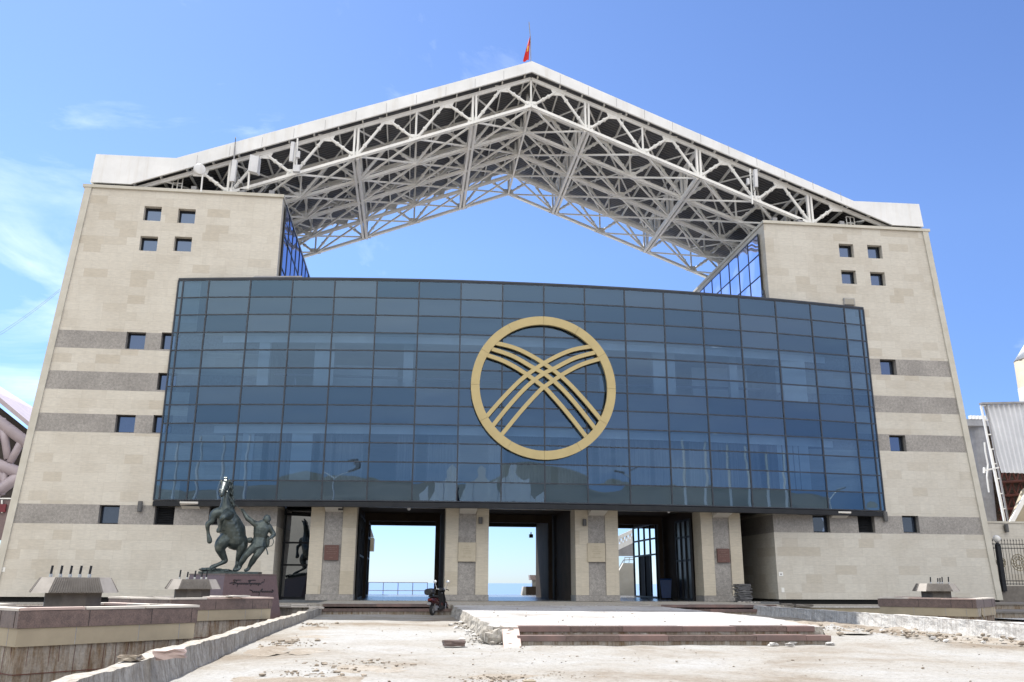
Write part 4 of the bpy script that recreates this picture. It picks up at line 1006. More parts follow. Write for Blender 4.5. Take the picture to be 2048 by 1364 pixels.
# ================================================================== fountains
def ring(mb_, d0, d1, z0, z1, mat, ang=PI/4, top=None):
    """square ring, corners on the axes at distance d0 (outside) and d1 (inside)"""
    C4 = [Vector((math.cos(i*PI/2-PI/2), math.sin(i*PI/2-PI/2), 0)) for i in range(4)]
    for i in range(4):
        a, b_ = C4[i], C4[(i+1) % 4]; g = .002
        mb_.hexa([a*d0+Vector((0, 0, z0)), b_*d0+Vector((0, 0, z0)), b_*d1+Vector((0, 0, z0)), a*d1+Vector((0, 0, z0)), a*d0+Vector((0, 0, z1)), b_*d0+Vector((0, 0, z1)), b_*d1+Vector((0, 0, z1)), a*d1+Vector((0, 0, z1))], mat)
RIM = -.37-ZP
def fountain(loc, label, seed, noz, patch=False, light=2, rot=0):
    t = thing('fountain', loc, label, 'fountain', 'disused square fountains'); r = random.Random(seed); d = 1.93
    m1 = MB(); ring(m1, d, d-.36, RIM-.26, RIM-.035, REDGR)
    cp = m1.build('coping', t)
    for i in range(4):     # pale top slabs, one per side and slightly shifted
        a = Vector((math.cos(i*PI/2-PI/2), math.sin(i*PI/2-PI/2), 0)); b_ = Vector((math.cos((i+1)*PI/2-PI/2), math.sin((i+1)*PI/2-PI/2), 0)); m2 = MB()
        for k in range(3):
            u0, u1 = k/3+.004, (k+1)/3-.004; s0, s1 = d+.02+r.uniform(-.01, .02), d-.38
            if i == 2 and k == 1 and seed % 2: continue
            q = [a.lerp(b_, u0)*s0, a.lerp(b_, u1)*s0, a.lerp(b_, u1)*s1, a.lerp(b_, u0)*s1]; dz = r.uniform(0, .008)
            m2.prism([v+Vector((0, 0, RIM-.034+dz)) for v in q], (0, 0, .034), SLABW if r.random() < .6 else PINKSL); m2.build('rim_slab', cp); m2 = MB()
    m1 = MB(); ring(m1, d-.03, d-.3, RIM-.50, RIM-.263, BAND); m2 = m1
    for i in range(4):
        a = Vector((math.cos(i*PI/2-PI/2), math.sin(i*PI/2-PI/2), 0)); b_ = Vector((math.cos((i+1)*PI/2-PI/2), math.sin((i+1)*PI/2-PI/2), 0))
        for u in (.32+r.uniform(-.05, .05), .7+r.uniform(-.05, .05), .9):
            p = a.lerp(b_, u)*(d-.028); m2.bar(p+Vector((0, 0, RIM-.495)), p+Vector((0, 0, RIM-.267)), .008, .008, GREYST2)
            p = a.lerp(b_, u+.06)*(d+.002); m2.bar(p+Vector((0, 0, RIM-.255)), p+Vector((0, 0, RIM-.04)), .006, .006, FRAME)
    tb = m1.build('stone_band', t)
    m1 = MB(); ring(m1, d-.10, d-.34, -.25, RIM-.503, CONCD); cb = m1.build('concrete_base', t)
    m2 = MB()
    for i in range(4):
        a = Vector((math.cos(i*PI/2-PI/2), math.sin(i*PI/2-PI/2), 0)); b_ = Vector((math.cos((i+1)*PI/2-PI/2), math.sin((i+1)*PI/2-PI/2), 0))
        for k in range(1, 13):
            p = a.lerp(b_, k/13+r.uniform(-.022, .022))*(d-.088); m2.tube(p+Vector((r.uniform(-.02, .02), r.uniform(-.02, .02), RIM-.98+r.uniform(0, .3))), p+Vector((0, 0, RIM-.51)), .0035, REDST, 5)
        for z in (.22,): m2.tube(a*(d-.08)+Vector((0, 0, z)), b_*(d-.08)+Vector((0, 0, z)), .006, REDST, 5)
    m2.build('rebar', cb)
    m1 = MB(); m1.frust((0, 0), 4, d-.34, .0, d-.34, .30, CONCD, 0); m1.build('basin_floor', t)
    zc = RIM+.19
    MB().frust((0, 0), 8, .43, .3, .43, zc, GREYST, PI/8+rot).build('shaft', t)
    cp = MB().cham(.72, zc+.001, .575, zc+.23, rot, GREYST, LIGHTST).build('cap', t)
    m2 = MB()              # tooled ribs on the sloping faces
    for k in range(4):
        a0, a1 = rot+k*PI/2-.56, rot+k*PI/2+.56
        for q in range(1, 22):
            u = q/22; A = Vector((math.cos(a0), math.sin(a0), 0)).lerp(Vector((math.cos(a1), math.sin(a1), 0)), u)
            m2.bar(A*.724+Vector((0, 0, zc+.01)), A*.581+Vector((0, 0, zc+.222)), .012, .014, GREYST)
    m2.build('tooled_ribs', cp)
    for k, (x, h) in enumerate(noz):
        m1 = MB(); m1.tube((x*.8, -.25, zc+.23), (x*.8, -.25, zc+.28), .026, CHROME, 8); m1.tube((x*.8, -.25, zc+.28), (x*.8+.01, -.25, zc+.28+h*.75), .019, FRAME, 8); m1.build('nozzle', t)
    if patch:
        a, b_ = Vector((0, -1, 0)), Vector((1, 0, 0)); m1 = MB()
        p0, p1 = a.lerp(b_, .08)*(d-.024), a.lerp(b_, .40)*(d-.024); m1.poly([p0+Vector((0, 0, RIM-.50)), p1+Vector((0, 0, RIM-.50)), p1+Vector((0, 0, RIM-.27)), p0+Vector((0, 0, RIM-.27))], CONC); m1.build('bare_patch', tb)
        pc = a.lerp(b_, .25)*(d-.01); ax = (b_-a).normalized(); n_ = Vector((.707, -.707, 0))
        MB().prism([pc+ax*(.15*math.cos(t_))+Vector((0, 0, RIM-.42+.15*math.sin(t_))) for t_ in (.2, 1.7, 3.3, 4.9)], n_*.03, BAND).build('loose_tile', tb)
    return t
n5 = [(-.36+.18*k, .17) for k in range(5)]
pc = at(148, 1180, 15.0); fountain((pc.x, 15.0, ZP), 'large disused square fountain with five black nozzles, nearest the camera at left', 1, n5, rot=-1.18)
pc = at(386, 1170, 22.8); fountain((pc.x, 22.8, ZP), 'disused square fountain in front of the bronze statue', 2, [(-.34, .22), (-.12, .16), (.1, .2), (.3, .18), (.44, .2)], rot=-1.25)
pc = at(1870, 1170, 26.3); fountain((pc.x, 26.3, ZP), 'disused square fountain at right with a bare patch in its stone band', 3, [(-.36, .19), (-.06, .15), (.03, .16), (.12, .2), (.38, .2)], True, rot=-1.95)
pc = at(490, 1192, 22)
for i, (x, y, s, rz) in enumerate([(at(430, 1190, 21.6).x, 21.95, (.62, .3, .03), .7), (at(470, 1191, 21.6).x, 22.0, (.5, .25, .03), .9)]):
    block('pale_tile', (x, y, -.365+.02*i), (s[0], s[1], .03), .78, (0, 0, 0), SLABW, ('left', 'right')[i]+' of two loose pale tiles lying on the rim of the fountain by the statue', 'tile', j=.006)

# ================================================================== statue
YS = 31.2
pd = thing('statue_pedestal', (at(450, 1146, YS-1.42).x, YS, ZP), 'sloping red granite pedestal with dark script lettering under the bronze statue', 'pedestal', world=True)
zt_ = at(450, 1147, YS-1.42).z; cx_ = at(450, 1146, YS-1.42).x; dt, db = 1.42, 1.72
MB().frust((cx_, YS), 4, db, ZP, dt, zt_-.05, plain('pedestal_granite', (.135, .083, .074), (.105, .065, .058), 14, .35), -PI/2).build('plinth_block', pd)
MB().frust((cx_, YS), 4, dt+.015, zt_-.05+.001, dt+.015, zt_, REDGR, -PI/2).build('cap_slab', pd)
INK = plain('black_script', (.02, .016, .018), None, 3, .5)
def face(s, t_):
    d_ = db+(dt-db)*t_; a, b_ = Vector((cx_, YS-d_, 0)), Vector((cx_+d_, YS, 0)); p = a.lerp(b_, s); p.z = ZP+(zt_-.05-ZP)*t_; return p+Vector((.707, -.707, .1))*.010
hb = .45   # visible part of the face starts here
def script(cx0, cy0, strokes, mb_):
    for st_ in strokes:
        pts = []
        for (x, y) in cat([(a, b_, 0) for a, b_ in st_], 6) and [(v.x, v.y) for v in cat([(a, b_, 0) for a, b_ in st_], 6)]:
            tt = 1-(y-215)/(790-215)*.444; le = 625+(y-215)*.096; ri = 1755+(y-215)*.23; pts.append(face((x-le)/(ri-le), tt))
        mb_.path(pts, .014, INK, 5)
def wave(x0, x1, y, a, n): return [(x0+(x1-x0)*i/n, y+(a if i % 2 else -a)) for i in range(n+1)]
m1 = MB()
script(0, 0, [[(765, 415), (820, 400), (850, 400)], [(830, 340), (845, 330), (905, 335), (985, 330)], [(900, 335), (880, 400), (850, 440), (830, 430)], [(840, 350), (870, 395), (930, 430), (930, 490)], wave(930, 1150, 420, 17, 12),
   [(1150, 440), (1190, 370), (1150, 355), (1180, 335), (1300, 335)], [(1200, 345), (1170, 420), (1210, 420), (1215, 480)], wave(1215, 1430, 420, 16, 12), [(1380, 420), (1385, 480)], [(1430, 430), (1450, 390), (1500, 370)], [(1490, 310), (1500, 340)]], m1)
script(0, 0, [[(1215, 575), (1260, 590), (1290, 620)], wave(1280, 1440, 625, 17, 8), [(1440, 640), (1490, 570), (1470, 560), (1440, 650), (1435, 720)], wave(1480, 1720, 620, 16, 12), [(1700, 570), (1735, 600), (1720, 640)]], m1)
m1.build('script_lettering', pd)

S_ = thing('statue', (cx_+.05, YS, zt_), 'patinated bronze statue of a man holding back a rearing horse', 'statue', world=True)
def SP(cx, cy, dy=0): return at(390+cx/6.495, 940+cy/6.495, YS)+Vector((0, dy, 0))
def skin(name, chains, parent, mat, vox=.022, sm=6, fat=1.0):
    """one continuous body: tapering limbs swept along joint chains and fused into a single surface"""
    off = OFF[parent.name]; allp = []; bm = bmesh.new()
    for chn in chains:
        seq = []
        for e in chn:
            if isinstance(e, int): seq.append(allp[e])
            else:
                r_ = e[1] if isinstance(e[1], tuple) else (e[1], e[1]); r_ = (r_[0]*fat, r_[1]*fat); seq.append((Vector(e[0])-off, r_)); allp.append(seq[-1])
        if isinstance(chn[0], int): seq[0] = (seq[0][0], tuple(min(q, 1.15*w) for q, w in zip(seq[0][1], seq[1][1])))
        P = [p for p, _ in seq]; P = [P[0]*2-P[1]]+P+[P[-1]*2-P[-2]]
        for i in range(len(seq)-1):
            a, b_, c, d = P[i:i+4]; ra, rb = seq[i][1], seq[i+1][1]; n = max(2, int((c-b_).length/(min(min(ra), min(rb))*.28)))
            for q in range(n+1):
                t = q/n; p = .5*((2*b_)+(c-a)*t+(2*a-5*b_+4*c-d)*t*t+(3*b_-a-3*c+d)*t**3); rx = ra[0]+(rb[0]-ra[0])*t; ry = ra[1]+(rb[1]-ra[1])*t
                bmesh.ops.create_icosphere(bm, subdivisions=2, radius=1, matrix=Matrix.Translation(p) @ Matrix.Diagonal((rx, ry, (rx+ry)/2, 1)))
    me = bpy.data.meshes.new(name); bm.to_mesh(me); bm.free()
    o = bpy.data.objects.new(name, me); COL.objects.link(o); md = o.modifiers.new('remesh', 'REMESH'); md.mode = 'VOXEL'; md.voxel_size = vox
    md = o.modifiers.new('smooth', 'SMOOTH'); md.iterations = sm; md.factor = .5
    bpy.context.view_layer.update(); dg = bpy.context.evaluated_depsgraph_get()
    m2 = bpy.data.meshes.new_from_object(o.evaluated_get(dg)); bpy.data.objects.remove(o); bpy.data.meshes.remove(me); m2.name = name
    m2.materials.clear(); m2.materials.append(mat); m2.polygons.foreach_set('use_smooth', [True]*len(m2.polygons))
    o = bpy.data.objects.new(name, m2); COL.objects.link(o); o.parent = parent; OFF[o.name] = off; return o
k = 31/F/6.495   # metres per pixel of the statue drawing
H = skin('horse', [
   [(SP(515, 890, .16), (.36, .42)), (SP(485, 800, .12), (.43, .45)), (SP(450, 710, .02), (.40, .43)), (SP(420, 620, -.08), (.33, .37)), (SP(408, 540, -.12), (.25, .30)), (SP(405, 470, -.12), (.185, .25)), (SP(406, 400, -.10), (.155, .22)), (SP(408, 320, -.05), (.14, .20)), (SP(407, 250, .0), (.13, .17)), (SP(404, 195, .0), (.12, .13)), (SP(400, 160, -.02), .085)],
   [9, (SP(400, 205, -.14), (.145, .13)), (SP(399, 245, -.28), (.135, .125)), (SP(397, 285, -.42), (.105, .105)), (SP(395, 320, -.54), (.085, .08)), (SP(394, 345, -.60), .078)],
   [9, (SP(360, 175, .0), .05), (SP(346, 155, .0), .045), (SP(332, 132, .02), .018)],
   [9, (SP(434, 165, .0), .05), (SP(441, 142, .0), .045), (SP(448, 116, .02), .018)],
   [1, (SP(420, 880, -.02), (.26, .28)), (SP(360, 950, -.10), (.235, .25)), (SP(335, 1010, -.12), (.18, .19)), (SP(352, 1080, -.04), .14), (SP(378, 1150, .06), .105), (SP(385, 1180, .07), .095), (SP(345, 1208, .02), .072), (SP(295, 1232, -.04), .064), (SP(262, 1248, -.07), .078), (SP(240, 1262, -.09), .09), (SP(226, 1272, -.1), .088)],
   [0, (SP(575, 920, .20), (.25, .29)), (SP(592, 985, .16), (.215, .23)), (SP(590, 1040, .12), .16), (SP(565, 1110, .14), .115), (SP(548, 1165, .20), .10), (SP(544, 1190, .20), .092), (SP(535, 1235, .14), .066), (SP(528, 1268, .08), .076), (SP(522, 1296, .03), .092)],
   [4, (SP(345, 560, -.24), (.19, .20)), (SP(292, 572, -.32), .165), (SP(264, 610, -.36), .130), (SP(256, 655, -.38), .108), (SP(232, 690, -.40), .095), (SP(205, 706, -.42), .092), (SP(197, 735, -.41), .082), (SP(198, 800, -.36), .058), (SP(200, 840, -.33), .062), (SP(206, 872, -.32), .072), (SP(212, 905, -.30), .088), (SP(214, 930, -.29), .09)],
   [4, (SP(460, 580, -.34), (.19, .20)), (SP(462, 600, -.55), .16), (SP(452, 615, -.72), .125), (SP(438, 632, -.86), .098), (SP(420, 660, -.88), .085), (SP(400, 705, -.76), .060), (SP(382, 745, -.68), .062), (SP(368, 775, -.64), .07), (SP(356, 800, -.62), .085)],
 ], S_, BRONZE, .02, 3)
# mane, tail, halter, eyes
m1 = MB(); r = random.Random(2)
for i in range(26):
    y = 130+i*14; a = SP(425+r.uniform(-6, 20)+i*1.4, y, -.02+.06*math.sin(i)); m1.path([a, a+Vector((.06+r.uniform(0, .06), .05, -.14)), a+Vector((.10+r.uniform(-.02, .05), .08, -.34))], .03, BRONZE, 5)
for i in range(5):
    a = SP(390+i*8, 120, -.04); m1.path([a, SP(385+i*8+r.uniform(-6, 6), 96, -.06), SP(395+i*6, 130, -.16), SP(398+i*7, 190+r.uniform(0, 30), -.24)], .022, BRONZE, 5)
m1.build('mane', H, smooth=True)
m1 = MB()
for i in range(9):
    a = SP(560+i*3, 950, .52); m1.path([a, SP(540+i*4, 1000, .58), SP(512+i*5, 1080, .52), SP(512+i*6, 1150, .42), SP(530+i*3, 1210+r.uniform(-20, 20), .36)], .035, BRONZE, 5)
m1.build('tail', H, smooth=True)
m1 = MB(); bb = [SP(396+16*math.cos(t_)*3, 296+7*math.sin(t_)*3.4, -.46+.05*math.sin(t_)) for t_ in [2*PI*i/12 for i in range(13)]]
m1.path(bb, .018, BRONZE, 6); m1.path([SP(352, 300, -.46), SP(350, 230, -.15), SP(358, 170, .0)], .016, BRONZE, 5); m1.path([SP(448, 300, -.46), SP(462, 230, -.15), SP(455, 170, .0)], .016, BRONZE, 5)
m1.path([SP(448, 310, -.44), SP(500, 420, -.3), SP(560, 475, -.2), SP(628, 532, -.14), SP(720, 610, -.2), SP(800, 680, -.24)], .014, BRONZE, 6)
m1.build('halter', H)
m1 = MB()
for x, dx in ((362, -.03), (446, .03)): m1.blob(SP(x, 215, -.20), .035, BRONZE, 1, (1, 1, 1), .05, 2)
for x in (384, 406): m1.blob(SP(x, 322, -.72), .018, DBLACK, 2, (1, 1, 1), .05, 2)
m1.build('eyes_and_nostrils', H, smooth=True)
M_ = skin('man', [
   [(SP(832, 955, -.02), (.175, .14)), (SP(842, 890, -.04), (.175, .14)), (SP(858, 820, -.06), (.225, .165)), (SP(872, 760, -.06), (.25, .17)), (SP(886, 715, -.06), (.19, .14)), (SP(905, 697, -.06), .075), (SP(925, 675, -.07), .08), (SP(938, 652, -.08), (.112, .12)), (SP(940, 630, -.07), (.112, .12))],
   [4, (SP(815, 712, -.10), .105), (SP(770, 690, -.13), .09), (SP(735, 662, -.16), .078), (SP(700, 640, -.18), .074), (SP(668, 595, -.16), .062), (SP(645, 555, -.14), .044), (SP(630, 533, -.14), .048)],
   [4, (SP(955, 740, -.04), .105), (SP(988, 785, .0), .082), (SP(1020, 836, .02), .074), (SP(1003, 866, -.08), .060), (SP(982, 890, -.17), .044), (SP(968, 902, -.2), .046)],
   [0, (SP(795, 985, -.08), .145), (SP(745, 1030, -.14), .125), (SP(690, 1095, -.20), .105), (SP(668, 1120, -.20), .098), (SP(635, 1170, -.17), .095), (SP(605, 1222, -.14), .07), (SP(590, 1265, -.14), .058), (SP(570, 1292, -.20), .055), (SP(545, 1300, -.28), .046)],
   [0, (SP(862, 995, .0), .145), (SP(842, 1045, -.05), .122), (SP(808, 1105, -.09), .10), (SP(785, 1135, -.08), .096), (SP(750, 1185, -.04), .095), (SP(716, 1240, -.02), .066), (SP(700, 1275, -.02), .056), (SP(685, 1294, -.08), .055), (SP(664, 1302, -.15), .046)],
 ], S_, BRONZE, .014, 2, 1.14)
m1 = MB()              # cap, nose, brow, beard, coat skirt, bag, whip
m1.lathe(SP(936, 652, -.07), [(.136, -.01), (.140, .015), (.136, .05), (.112, .10), (.066, .135), (.01, .145)], BRONZE, 18, (.12, -.05, 1)); m1.build('cap', M_, smooth=True)
m1 = MB(); m1.blob(SP(948, 672, -.185), .028, BRONZE, 3, (.8, 1.3, 1.2), .1, 2); m1.blob(SP(962, 692, -.14), .045, BRONZE, 4, (1.1, 1, 1), .2, 2); m1.blob(SP(934, 662, -.165), .018, BRONZE, 5, (1.3, 1, .8), .1, 2); m1.blob(SP(962, 665, -.155), .018, BRONZE, 6, (1.3, 1, .8), .1, 2); m1.blob(SP(893, 668, -.06), .03, BRONZE, 7, (.6, 1, 1.3), .1, 2); m1.build('face', M_, smooth=True)
def hand(pts, name):
    m2 = MB()
    for ch_ in pts: m2.path(ch_, .013, BRONZE, 6)
    m2.build(name, M_, smooth=True)
def fist(c, ax):
    out = []; c = Vector(c)
    for i in range(4):
        o_ = Vector(ax)*(.022*(i-1.5)); out.append([c+o_+Vector((0, .02, .0)), c+o_+Vector((-.03, -.05, .02)), c+o_+Vector((.0, -.075, .0)), c+o_+Vector((.02, -.05, -.03))])
    out.append([c+Vector((.02, .0, -.02)), c+Vector((.05, -.03, .0)), c+Vector((.03, -.065, .02))]); return out
hand(fist(SP(626, 528, -.12), (.5, 0, .8)), 'fingers'); hand(fist(SP(966, 904, -.18), (.8, 0, .3)), 'fingers')
m1 = MB()
def coat(u, v):
    a = -PI*.08+2*PI*u; c0 = SP(846, 870, -.03).lerp(SP(818, 1005, -.04), v); w = .215+.06*v+.012*math.sin(a*7+v*2)*v; return (c0.x+w*math.cos(a)*1.0, c0.y+w*.82*math.sin(a), c0.z-.03*math.sin(a*2)*v)
m1.grid(coat, 36, 6, BRONZE); m1.build('coat_skirt', M_, smooth=True, fix=False)
MB().blob(SP(716, 912, -.08), .10, BRONZE, 11, (1.0, .6, .95), .18, 2).build('bag', M_, smooth=True)
MB().blob(SP(935, 930, .04), .13, BRONZE, 12, (.7, .6, 1.7), .12, 2).build('satchel', M_, smooth=True)
MB().path([SP(968, 900, -.2), SP(1012, 885, -.12), SP(1030, 935, -.1), SP(1005, 985, -.1), SP(945, 998, -.1)], .014, BRONZE, 6).path([SP(925, 1010, -.08), SP(938, 1045, -.08), SP(952, 1100, -.08)], .022, BRONZE, 6).build('whip', M_)
m1 = MB()
ol = [SP(x, 1325, 0) for x in (85, 840)]
m1.prism([Vector((ol[0].x, YS-.50, zt_+.002)), Vector((ol[0].x+.5, YS-.62, zt_+.002)), Vector((ol[1].x-.4, YS-.55, zt_+.002)), Vector((ol[1].x, YS-.35, zt_+.002)), Vector((ol[1].x, YS+.5, zt_+.002)), Vector((ol[0].x+.2, YS+.55, zt_+.002))], (0, 0, .07), BRONZE)
for i in range(14): m1.blob(SP(110+i*24, 1292+i*1.6, r.uniform(-.3, .3)), .13, BRONZE, i, (1.3, 1, .42), .5, 2)
m1.build('rock_base', S_)

# ================================================================== scooter, bin
g = at(865, 1224, 32.4)
SCT = thing('motor_scooter', (g.x, 32.4, ZG+.0), 'dark red and black motor scooter with a black top box, parked by the left steps', 'scooter', rz=math.radians(-24))
SCT.scale = (.88, .88, .88)
def wheel(y, r_):
    m1 = MB(); pr = [(r_*.62, -.05), (r_*.9, -.055), (r_, -.03), (r_, .03), (r_*.9, .055), (r_*.62, .05), (r_*.62, -.05)]; m1.lathe((0, y, r_), pr, RUBBER, 24, (1, 0, 0)); w = m1.build('wheel', SCT, smooth=True)
    m1 = MB(); m1.lathe((0, y, r_), [(r_*.6, -.03), (r_*.6, .03)], GREYST2, 20, (1, 0, 0)); 
    for i in range(5):
        a = 2*PI*i/5; m1.bar((0.035, y, r_), (.035, y+r_*.58*math.cos(a), r_+r_*.58*math.sin(a)), .03, .03, CHROME)
    m1.build('rim', w)
wheel(0, .235); wheel(1.28, .225)
def loft(secs, mat, n=14, p=2.6):
    m1 = MB(); pts = []
    for (y, zc_, hw, hh) in secs:
        row = []
        for i in range(n):
            t_ = 2*PI*i/n; c_, s_ = math.cos(t_), math.sin(t_)
            row.append(Vector((hw*math.copysign(abs(c_)**(2/p), c_), y, zc_+hh*math.copysign(abs(s_)**(2/p), s_))))
        pts.append(row)
    m1.grid(lambda u, v: pts[int(round(v*(len(pts)-1)))][int(round(u*n)) % n], n, len(pts)-1, mat); m1.poly(pts[0], mat); m1.poly(pts[-1][::-1], mat); return m1
loft([(-.34, .62, .03, .03), (-.30, .60, .10, .09), (-.1, .56, .16, .14), (.2, .54, .17, .16), (.42, .50, .13, .14), (.5, .42, .08, .1)], REDP).build('rear_body', SCT, smooth=True)
loft([(-.24, .73, .08, .03), (-.15, .74, .14, .05), (.15, .73, .155, .055), (.4, .70, .13, .05), (.48, .66, .07, .03)], BLACKP).build('seat', SCT, smooth=True)
loft([(.38, .24, .10, .05), (.6, .22, .15, .045), (.92, .24, .15, .05), (1.0, .30, .11, .06)], BLACKP).build('footboard', SCT, smooth=True)
def shield(u, v):
    w = .19*(1-.35*abs(2*v-.9)); x = (u-.5)*2; return (x*w, 1.02+.16*v*-.5+.10*(1-x*x)-.02, .26+.66*v)
m1 = MB().grid(shield, 10, 8, REDP); m1.grid(lambda u, v: tuple(Vector(shield(1-u, v))-Vector((0, .03, 0))), 10, 8, BLACKP); m1.build('leg_shield', SCT, smooth=True, fix=False)
loft([(1.02, .40, .05, .06), (1.15, .50, .07, .06), (1.38, .47, .08, .04), (1.55, .36, .05, .02)], REDP).build('front_mudguard', SCT, smooth=True)
loft([(-.34, .42, .05, .02), (-.2, .50, .09, .03), (.1, .50, .09, .03)], BLACKP).build('rear_mudguard', SCT, smooth=True)
loft([(.82, 1.0, .05, .05), (.92, .99, .12, .08), (1.05, .95, .11, .09), (1.12, .90, .05, .05)], BLACKP).build('headlamp_cowl', SCT, smooth=True)
m1 = MB(); m1.path([(-.34, .84, .98), (-.2, .88, 1.02), (0, .92, 1.0), (.2, .88, 1.02), (.34, .84, .98)], .014, CHROME, 8)
hbk = m1.build('handlebar', SCT)
for s in (-1, 1):
    MB().tube((s*.22, .87, 1.01), (s*.36, .83, .97), .02, RUBBER, 8).build('grip', hbk)
    MB().path([(s*.2, .88, 1.02), (s*.26, .90, 1.18), (s*.28, .90, 1.26)], .008, CHROME, 6).lathe((s*.29, .895, 1.31), [(.01, -.012), (.065, -.01), (.068, .01), (.01, .02)], CHROME, 16, (0, -1, .1)).build('mirror', hbk)
    loft([(-.16, .33, .035, .05), (.0, .3, .05, .055), (.3, .32, .03, .03)], GREYST2, 10).build('muffler', SCT) if s > 0 else None
    MB().tube((s*.10, .0, .26), (s*.10, -.06, .60), .028, CHROME, 8).build('shock_absorber', SCT)
m1 = MB(); m1.tube((0, 1.28, .225), (.0, 1.0, .9), .03, GREYST2, 8); m1.box((-.07, 1.20, .2), (-.05, 1.30, .5), GREYST2); m1.box((.05, 1.20, .2), (.07, 1.30, .5), GREYST2); m1.build('fork', SCT)
loft([(-.52, .90, .14, .09), (-.48, .91, .19, .125), (-.2, .92, .20, .135), (-.12, .92, .16, .11)], BLACKP).build('top_box', SCT, smooth=True)
m1 = MB(); m1.box((-.07, -.36, .58), (.07, -.31, .64), plain('tail_lamp_red', (.20, .006, .008), None, 3, .2)); m1.build('tail_lamp', SCT)
MB().box((-.08, -.40, .42), (.08, -.385, .51), GREYST2).build('number_plate', SCT)
MB().bar((-.10, .45, .22), (-.26, .52, .02), .02, .02, GREYST2).build('side_stand', SCT)
MB().box((-.05, .1, .18), (.06, .5, .40), GREYST2).build('engine', SCT)

g = at(1333, 1196, 44.6)
BN = thing('waste_bin', (g.x, 44.6, ZF), 'blue wheeled plastic waste bin beside the glazed door', 'bin', rz=-.3)
MB().hexa([(-.22, -.26, .08), (.22, -.26, .08), (.22, .24, .08), (-.22, .24, .08), (-.29, -.33, .95), (.29, -.33, .95), (.29, .33, .95), (-.29, .33, .95)], BLUEP).build('bin_body', BN)
MB().hexa([(-.31, -.36, .951), (.31, -.36, .951), (.31, .36, .951), (-.31, .36, .951), (-.26, -.3, 1.02), (.26, -.3, 1.02), (.26, .34, 1.03), (-.26, .34, 1.03)], BLUEP).build('lid', BN)
for s in (-1, 1): MB().lathe((s*.24, .27, .10), [(.10, -.03), (.10, .03)], RUBBER, 14, (1, 0, 0)).build('wheel', BN)
MB().tube((-.24, .38, .9), (.24, .38, .9), .018, BLUEP).build('handle', BN)

# ================================================================== beyond the passages
RL = thing('railing', (0, 61, ZF), 'thin dark metal railing at the terrace edge beyond the left passage', 'railing', world=True)
a, b_ = at(722, 1164.5, 61), at(855, 1165, 61); m1 = MB()
for zz_ in (a.z, a.z-.52): m1.tube((a.x-4, 61, zz_), (b_.x, 61, zz_), .022, GREYST2, 8)
m1.build('rail', RL)
for i in range(6):
    x = b_.x-i*.98; MB().tube((x, 61, ZF), (x, 61, a.z), .025, GREYST2, 8).build('post', RL)
def bush(c, R_, n, label, name='shrub'):
    t = thing(name, c, label, 'shrub', world=True); r = random.Random(int(c[0]*10)); m1 = MB(); c = Vector(c)
    for i in range(n):
        d = Vector((r.gauss(0, 1), r.gauss(0, 1), r.gauss(0, 1))).normalized()*(r.random()**.4); p = c+Vector((d.x*R_*1.6, d.y*R_, R_*.9+d.z*R_*(.8+.3*noise.noise(d*3))))
        s = r.uniform(.05, .11); ax = Vector((r.gauss(0, 1), r.gauss(0, 1), r.gauss(0, 1))).normalized()*s; bx = ax.orthogonal().normalized()*s*.6
        m1.poly([p-ax, p+bx, p+ax, p-bx], LEAF)
    m1.build('foliage', t, fix=False)
    m1 = MB()
    for i in range(5): m1.tube(c, c+Vector((r.uniform(-.6, .6)*R_, r.uniform(-.5, .5)*R_, R_*1.1)), .04, BARK, 6, .015)
    m1.build('stem', t)
p = at(825, 1190, 64); bush((p.x, 64, -1.95), .62, 2200, 'green shrub showing above the terrace edge beyond the left passage')
# corner of the rear stand seen through the left passage
p = at(729, 1080, 58); t = thing('rear_stand_roof', (p.x-3, 58, ZF), 'corner of a tan stand with ribbed eaves beyond the left passage', 'stand', world=True)
e = at(746, 1101, 58); f_ = at(733, 1050, 58); g_ = at(746, 1075, 58)
MB().box((p.x-6, 58, e.z), (e.x, 60, g_.z), BAND).build('fascia_block', t)
m1 = MB()
for i in range(7): m1.box((p.x-6, 58+.25*i, g_.z+.02+i*.14), (e.x-.04-.07*i, 58.12+.25*i, g_.z+.14+i*.14), TRIM)
m1.prism([(p.x-6, 57.9, g_.z+.1), (e.x+.02, 57.9, g_.z+.02), (f_.x, 57.9, f_.z+.6), (p.x-6, 57.9, f_.z+2.5)], (0, .06, 0), GREYST2); m1.build('ribbed_eaves', t)
MB().box((p.x-5.6, 58.5, ZF), (p.x-.4, 59.8, e.z), TRIM).build('stand_wall', t)
# white stair wall and truss seen through the right passage
t = thing('stair_wall', (at(1255, 1190, 60).x, 60, ZF), 'sunlit white stair wall with a thin handrail beyond the right passage', 'wall', world=True)
P_ = lambda x, y: at(x, y, 60)
MB().prism([Vector((P_(1232, 1192).x, 60, ZF)), Vector((P_(1330, 1192).x, 60, ZF)), Vector((P_(1330, 1127).x, 60, P_(1262, 1127).z)), P_(1247, 1126), P_(1238, 1142), P_(1228, 1160)], (0, .3, 0), TRIM).build('wall_slab', t)
MB().path([P_(1230, 1150), P_(1238, 1136), P_(1247, 1120), P_(1300, 1117)], .03, GREYST2).tube(P_(1248, 1126), P_(1250, 1114), .02, GREYST2).tube(P_(1258, 1126), P_(1259, 1114), .02, GREYST2).path([P_(1249, 1115), P_(1300, 1113)], .025, GREYST2).build('handrail', t)
t = thing('stand_truss', (at(1250, 1080, 62).x, 62, ZF), 'pale lattice girder of the lakeside stand beyond the right passage', 'girder', world=True)
P_ = lambda x, y: at(x, y, 62); m1 = MB()
m1.bar(P_(1225, 1081), P_(1300, 1046), .1, .26, WHITE); m1.bar(P_(1225, 1100), P_(1300, 1064), .1, .34, WHITE)
